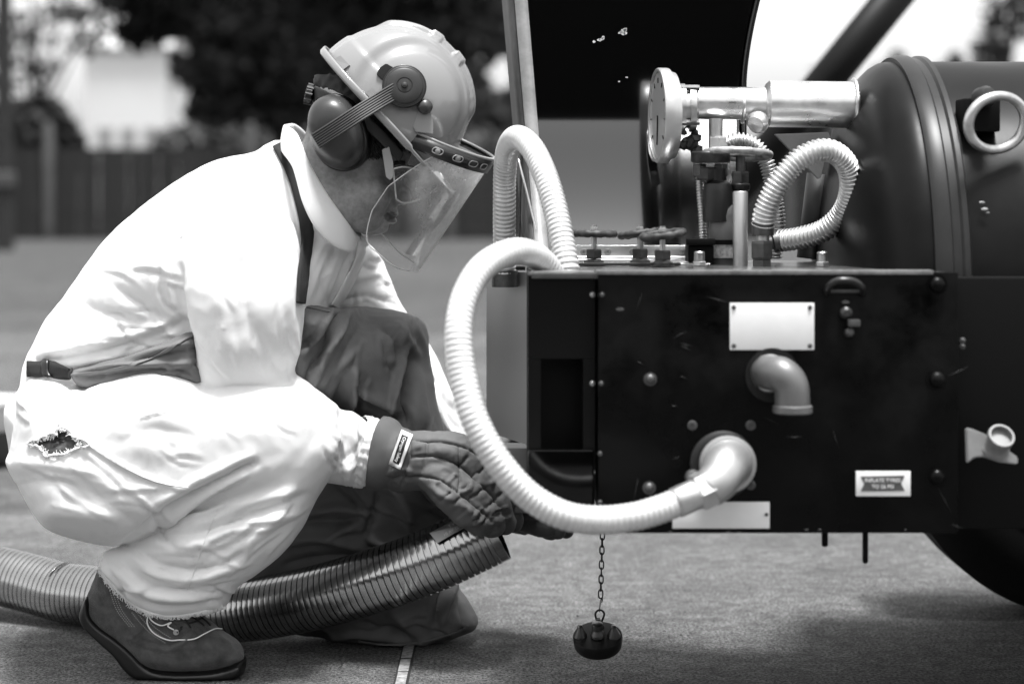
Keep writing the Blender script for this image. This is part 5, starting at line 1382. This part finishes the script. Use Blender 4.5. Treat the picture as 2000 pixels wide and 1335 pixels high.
# ------------------------------------------------------------------ hard hat with ear defenders and face shield
O = K(754, 214, 3.635); Fv = Vector((.69, 0, -.724)); Uv = Vector((.724, 0, .69)); Yv = Vector((0, 1, .06)).normalized()
HH = thing('hard_hat', 'glossy pale hard hat with ear defender, swivel disc and clear face shield', 'hard hat', tuple(O))
hatm = M('hat_plastic', .25, .14, spec=1.5, coat=.5)
aF, aU, aY = .147, .158, .114
nt_, nf = 160, 60; vs = []; fs = []
def hat_pt(th, ph, off=0.0):
    n = .92
    c, s_ = math.cos(ph), math.sin(ph); c = math.copysign(abs(c) ** n, c); s_ = math.copysign(abs(s_) ** 1.0, s_)
    f, y, u = aF * c * math.cos(th), aY * c * math.sin(th), aU * s_
    nrm = Vector((f / aF ** 2, y / aY ** 2, u / aU ** 2)).normalized()
    p = O + Fv * (f + nrm.x * off) + Yv * (y + nrm.y * off) + Uv * (u + nrm.z * off)
    return p, f, y, u
for i in range(nf + 1):
    ph = -.06 + (math.pi / 2 + .06) * i / nf
    for k in range(nt_):
        th = 2 * math.pi * k / nt_
        p, f, y, u = hat_pt(th, ph)
        off = 0
        hgt = sst(.045, .075, u)
        ay = abs(y)
        # crown ribs running front to back
        endf = sst(.125, .105, abs(f) + (.0))
        off += .0060 * hgt * endf * (sst(.0085, .005, ay) + sst(.0055, .0025, abs(ay - .019)))
        off += .0045 * hgt * sst(.034, .028, ay) * (sst(.013, .009, abs(f + .030)) + sst(.013, .009, abs(f - .022)))
        off += .0025 * hgt * sst(.040, .034, ay) * endf
        # raised saddle around the smooth side panel
        x_, y_ = PX(p)
        e = math.hypot((x_ - 806) / 1.0, (y_ - 198) / 1.04)
        if y < .03 or True:
            sidew = sst(.035, .055, ay) * sst(-.02, .012, u + .004)
            off += .0050 * sidew * sst(106, 126, e)
            off += -.0025 * sidew * (sst(90, 102, e) - sst(106, 122, e))
        # lower skirt step at the back
        off += .003 * sst(.048, .042, u) * sst(.02, -.02, f)
        vs.append(hat_pt(th, ph, off)[0])
for i in range(nf):
    for k in range(nt_):
        fs.append((i * nt_ + k, i * nt_ + (k + 1) % nt_, (i + 1) * nt_ + (k + 1) % nt_, (i + 1) * nt_ + k))
shell = mesh('shell', vs, fs, hatm, HH)
md = shell.modifiers.new('thickness', 'SOLIDIFY'); md.thickness = .003; md.offset = -1
vs = []; fs = []; prof = [(0, -.001), (.5, -.003), (.85, -.003), (.97, .001), (1.0, .006), (1.06, .0075), (1.10, .004), (1.08, -.003), (.9, -.0065), (.5, -.0065), (0, -.004)]
for k in range(nt_):
    th = 2 * math.pi * k / nt_; ct = math.cos(th)
    wd = .013 + .034 * max(0, ct) ** 3
    drop = .010 * max(0, ct) ** 2
    for t, up_ in prof:
        r_ = wd * t
        p = O + Fv * (aF * 1.0 * ct + r_ * ct) + Yv * (aY * math.sin(th) + r_ * math.sin(th)) + Uv * (-.008 + up_ * (1 if ct < .5 else .5) - drop * t)
        vs.append(p)
m = len(prof)
for k in range(nt_):
    for j in range(m - 1): fs.append((k * m + j, ((k + 1) % nt_) * m + j, ((k + 1) % nt_) * m + j + 1, k * m + j + 1))
mesh('brim', vs, fs, hatm, HH)
T_hat = bvh(shell)
def hatq(px, py, lift=.0): return onto(T_hat, px, py, lift, 3.53)
# accessory slot bosses
for poly in ([(652, 118), (667, 111), (684, 129), (668, 141)], [(716, 182), (728, 172), (742, 186), (728, 198)]):
    c4 = [hatq(x, y, .004)[0] for x, y in poly]; cb = [hatq(x, y, -.003)[0] for x, y in poly]
    mesh('slot_boss', c4 + cb, [(0, 3, 2, 1), (0, 1, 5, 4), (1, 2, 6, 5), (2, 3, 7, 6), (3, 0, 4, 7)], hatm, HH, False)
# swivel disc
plas = M('grey_plastic', .03, .42, var=.08, vscale=40, spec=1.4); blk = M('black_plastic', .004, .35); cupm = M('cup_plastic', .035, .34, spec=1.45)
dc = hatq(789, 171, 0)[0]; dn = Vector((.12, -1, .18)).normalized(); dc = dc - dn * .004
disc = lathe('swivel_disc', dc, dn, [(0, .036), (.004, .0375), (.014, .0375), (.016, .036), (.0165, .034), (.0165, .0335), (.018, .0325), (.0195, .030), (.0205, .016), (.0205, .0145), (.0195, .014), (.0195, .0125), (.0205, .012), (.021, .006), (.0235, .0045), (.025, .0001)], plas, HH, 56)
torus('seal', dc + dn * .0135, dn, .0370, .0024, blk, disc, 56, 8)
def flatpart(name, poly, yb, th_, mat, par, bev=.0012):
    return prism(name, poly, yb, th_, mat, par, bev)
flatpart('disc_tab', [(735, 145), (742, 132), (754, 124), (772, 134), (766, 160), (752, 162)], dc.y - .010, .012, plas, HH)
flatpart('hinge_foot', [(758, 208), (775, 220), (784, 214), (780, 198), (762, 196)], dc.y - .008, .012, blk, HH)
# arm carrying the cup: ribbed flat bar
arm_p = [(776, 176), (742, 196), (700, 222), (660, 248), (616, 276)]
yA = [dc.y - .019, dc.y - .028, 3.482, 3.474, 3.476]
vs = []; fs = []
cen = [K(x, y, d) for (x, y), d in zip(arm_p, yA)]; cen = [Vector(c_) for c_ in cr([tuple(c_) for c_ in cen], 6)]
wdir = Vector((-.53, 0, .85)); hw_ = .0145; sect = []
nr = 7
for j in range(nr * 2 + 1):
    t = -1 + 2 * j / (nr * 2); sect.append((t, -.0022 if j % 2 == 0 else -.0034))
sect += [(1, .002), (-1, .002)]
for c_ in cen:
    for t, dy in sect: vs.append(c_ + wdir * (hw_ * t) + Vector((0, dy, 0)))
m = len(sect)
for i in range(len(cen) - 1):
    for j in range(m): fs.append((i * m + j, i * m + (j + 1) % m, (i + 1) * m + (j + 1) % m, (i + 1) * m + j))
fs += [tuple(range(m)), tuple((len(cen) - 1) * m + j for j in range(m))[::-1]]
mesh('cup_arm', vs, fs, M('arm_plastic', .025, .62, var=.15, vscale=60), HH, False)
# ear cup: rounded shell on a black cushion
def oval(name, cpx, dep0, depth, a_px, b_px, rot, mat, par, pw=.55, n=56, st=14):
    c_ = K(cpx[0], cpx[1], dep0); sc = dep0 / F; ca, sa = math.cos(rot), math.sin(rot); vs = []; fs = []
    for i in range(st + 1):
        t = i / st; ang = t * math.pi / 2; rr = max(math.cos(ang), 0) ** pw; dd = depth * math.sin(ang)
        if i == st: rr = .002
        for k in range(n):
            th = 2 * math.pi * k / n
            ex = a_px * sc * rr * math.copysign(abs(math.cos(th)) ** .9, math.cos(th)); ez = b_px * sc * rr * math.copysign(abs(math.sin(th)) ** .9, math.sin(th))
            vs.append(c_ + Vector((ex * ca - ez * sa, -dd, ex * sa + ez * ca)))
    for i in range(st):
        for k in range(n): fs.append((i * n + k, (i * n + (k + 1) % n), (i + 1) * n + (k + 1) % n, (i + 1) * n + k))
    fs.append(tuple(st * n + k for k in range(n)))
    fs.append(tuple(range(n))[::-1])
    return mesh(name, vs, fs, mat, par)
yh = 3.555
cup = oval('ear_cup', (657, 258), yh - .016, .052, 52, 74, .32, cupm, HH)
oval('cushion', (665, 260), yh + .010, .030, 57, 76, .32, blk, cup, .35)
oval('cushion_edge', (661, 259), yh - .010, .012, 56, 77, .32, blk, cup, .3)
cup2 = oval('ear_cup', (657, 262), 3.73, -.05, 52, 74, .32, cupm, HH)
# ratchet knob and headband at the back
lathe('ratchet_knob', K(612, 186, 3.63), (-1, 0, .25), [(0, .017), (.002, .0185), (.012, .0185), (.014, .016), (.014, .0001)], blk, HH, 16, smooth=False)
for k in range(10):
    t = 2 * math.pi * k / 10; a_, u_, v_ = basis((-1, 0, .25)); q = K(612, 186, 3.63) + (u_ * math.cos(t) + v_ * math.sin(t)) * .0185
    lathe('knob_rib', q, (-1, 0, .25), [(0, .0022), (.013, .0022)], blk, HH, 6)
strip3('headband', [(612, 170, 3.66), (618, 168, 3.60), (645, 182, 3.565), (690, 205, 3.55), (740, 245, 3.545), (790, 300, 3.56)], [(612, 205, 3.66), (620, 200, 3.60), (650, 215, 3.565), (690, 235, 3.55), (735, 272, 3.545), (780, 318, 3.56)], M('headband', .020, .5), HH, .003)
strip3('nape_strap', [(618, 166, 3.655), (626, 164, 3.60), (650, 176, 3.57), (672, 186, 3.56)], [(612, 190, 3.655), (620, 190, 3.60), (648, 200, 3.57), (670, 206, 3.56)], M('pale_band', .5, .4), HH, .002)
# knob and bracket of the face shield
kq = hatq(828, 210, 0); lathe('shield_knob', kq[0], (.25, -1, .1), [(0, .009), (.006, .010), (.008, .0135), (.014, .013), (.018, .010), (.0205, .0001)], M('knob_grey', .035, .35), HH, 24)
brk = prism('bracket', [(806, 246), (818, 212), (826, 198), (838, 206), (846, 240), (846, 262), (812, 258)], kq[0].y - .004, .005, M('bracket_plastic', .30, .35), HH, .001)
# face shield
Cs = K(852, 272, 3.635); f2v = Vector((.925, 0, -.38)); dnv = Vector((-.56, 0, -.83)); yv = Vector((0, .992, .125))
def rimp(th, t=0.0, ex=0.0):
    return Cs + f2v * ((.110 + ex) * math.cos(th)) + yv * ((.100 + ex) * math.sin(th)) + dnv * t
def band(name, t0, t1, a0, a1, mat, par, th_=.002, n=60, ex=0.0, m=2, botf=None):
    vs = []; fs = []
    for i in range(n + 1):
        a = a0 + (a1 - a0) * i / n
        tb = botf(a) if botf else t1; ta = vtop(a) if botf else t0
        for j in range(m): vs.append(rimp(a, ta + (tb - ta) * j / (m - 1), ex))
    for i in range(n):
        for j in range(m - 1): q = i * m + j; fs.append((q, q + 1, q + m + 1, q + m))
    o = mesh(name, vs, fs, mat, par)
    if th_: md = o.modifiers.new('thickness', 'SOLIDIFY'); md.thickness = th_; md.offset = 0
    return o
R_ = math.radians
vc = clear_mat('visor_clear', .985, .10, .05, 160, .010, .6, .75, (K(788, 0, 3.63).x, K(830, 0, 3.63).x, .62))  # front haze and pale rim put reflected light into the colour
def vbot(a):
    k = abs(a) / R_(104); return .236 - .022 * sst(.45, .9, k) - .062 * max(0, (k - .80) / .20) ** 2.4
def vtop(a):
    k = abs(a) / R_(104); return .004 + .098 * max(0, (k - .72) / .28) ** 1.6
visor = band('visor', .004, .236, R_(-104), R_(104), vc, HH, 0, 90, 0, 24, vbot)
band('visor_band', -.006, .021, R_(-118), R_(118), M('band_black', .02, .28), HH, .003, 80, .0025, 2)
band('visor_band_edge', -.010, -.005, R_(-118), R_(118), M('band_edge', .25, .3), HH, .006, 80, .001, 2)
for deg in (-84, -64, -46, -30):                                       # slots moulded in the band
    a = R_(deg); q = rimp(a, .008, .0048); tx = (rimp(a + .02, .008, .0048) - rimp(a - .02, .008, .0048)).normalized(); nn = tx.cross(dnv).normalized(); nn = nn if nn.y < 0 else -nn
    loop = [q + tx * (.0095 * math.copysign(abs(math.cos(t)) ** .5, math.cos(t))) + dnv * (.0055 * math.sin(t)) for t in [2 * math.pi * k / 24 for k in range(25)]]
    sweep('slot_rim', loop, .0011, M('slot_rim', .30, .3), HH, 6, cap=False)
    if deg in (-84, -64): lathe('slot_stud', q - nn * .002, nn, [(0, .0052), (.003, .005), (.004, .003)], M('stud_grey', .25, .35), HH, 14)
# bright bare edge of the shield
for nm, pts in (('visor_edge', [rimp(R_(a), vtop(R_(a))) for a in np.linspace(-76, -104, 14)] + [rimp(R_(-104), t) for t in np.linspace(.104, .150, 6)] + [rimp(R_(a), vbot(R_(a))) for a in np.linspace(-104, 104, 110)]),):
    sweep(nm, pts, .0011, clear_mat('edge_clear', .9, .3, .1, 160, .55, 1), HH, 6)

# ------------------------------------------------------------------ safety glasses
SG = thing('safety_glasses', 'clear wraparound safety glasses sitting under the face shield', 'glasses', tuple(K(800, 345, 3.6)))
lensm = clear_mat('lens_clear', .66, .05, .04, 60, .03, 1.2, .4)
def lens(name, sgn):
    vs = []; fs = []; n, m = 20, 10
    top = cr([(768, 330), (790, 326), (815, 332), (840, 342), (858, 352)], 5); bot = cr([(774, 388), (786, 396), (808, 393), (832, 382), (852, 366)], 5)
    for i in range(len(top)):
        t = i / (len(top) - 1)
        yo = .075 * math.cos(t * math.pi / 2 * .92)
        for j in range(m + 1):
            u = j / m; x = top[i][0] * (1 - u) + bot[i][0] * u; y = top[i][1] * (1 - u) + bot[i][1] * u
            vs.append(K(x, y, 3.63 + sgn * yo))
    for i in range(len(top) - 1):
        for j in range(m): q = i * (m + 1) + j; fs.append((q, q + 1, q + m + 2, q + m + 1))
    o = mesh(name, vs, fs, lensm, SG)
    edge = [vs[i * (m + 1)] for i in range(len(top))] + [vs[i * (m + 1) + m] for i in range(len(top) - 1, -1, -1)] + [vs[0]]
    sweep('lens_rim', edge, .0017, MATS['edge_clear'], o, 6, cap=False)
    return o
lens('lens', -1); lens('lens', 1)
prism('temple', [(746, 292), (760, 286), (768, 318), (769, 345), (762, 352), (754, 346), (750, 320)], 3.548, .004, M('temple_grey', .40, .35), SG, .001)
prism('temple', [(746, 292), (760, 286), (768, 318), (769, 345), (762, 352), (754, 346), (750, 320)], 3.712, .004, MATS['temple_grey'], SG, .001)
sweep('brow_bar', pathpx([(766, 327, 3.553), (795, 324, 3.575), (830, 334, 3.60), (858, 348, 3.63)], 6), .0022, lensm, SG, 8)
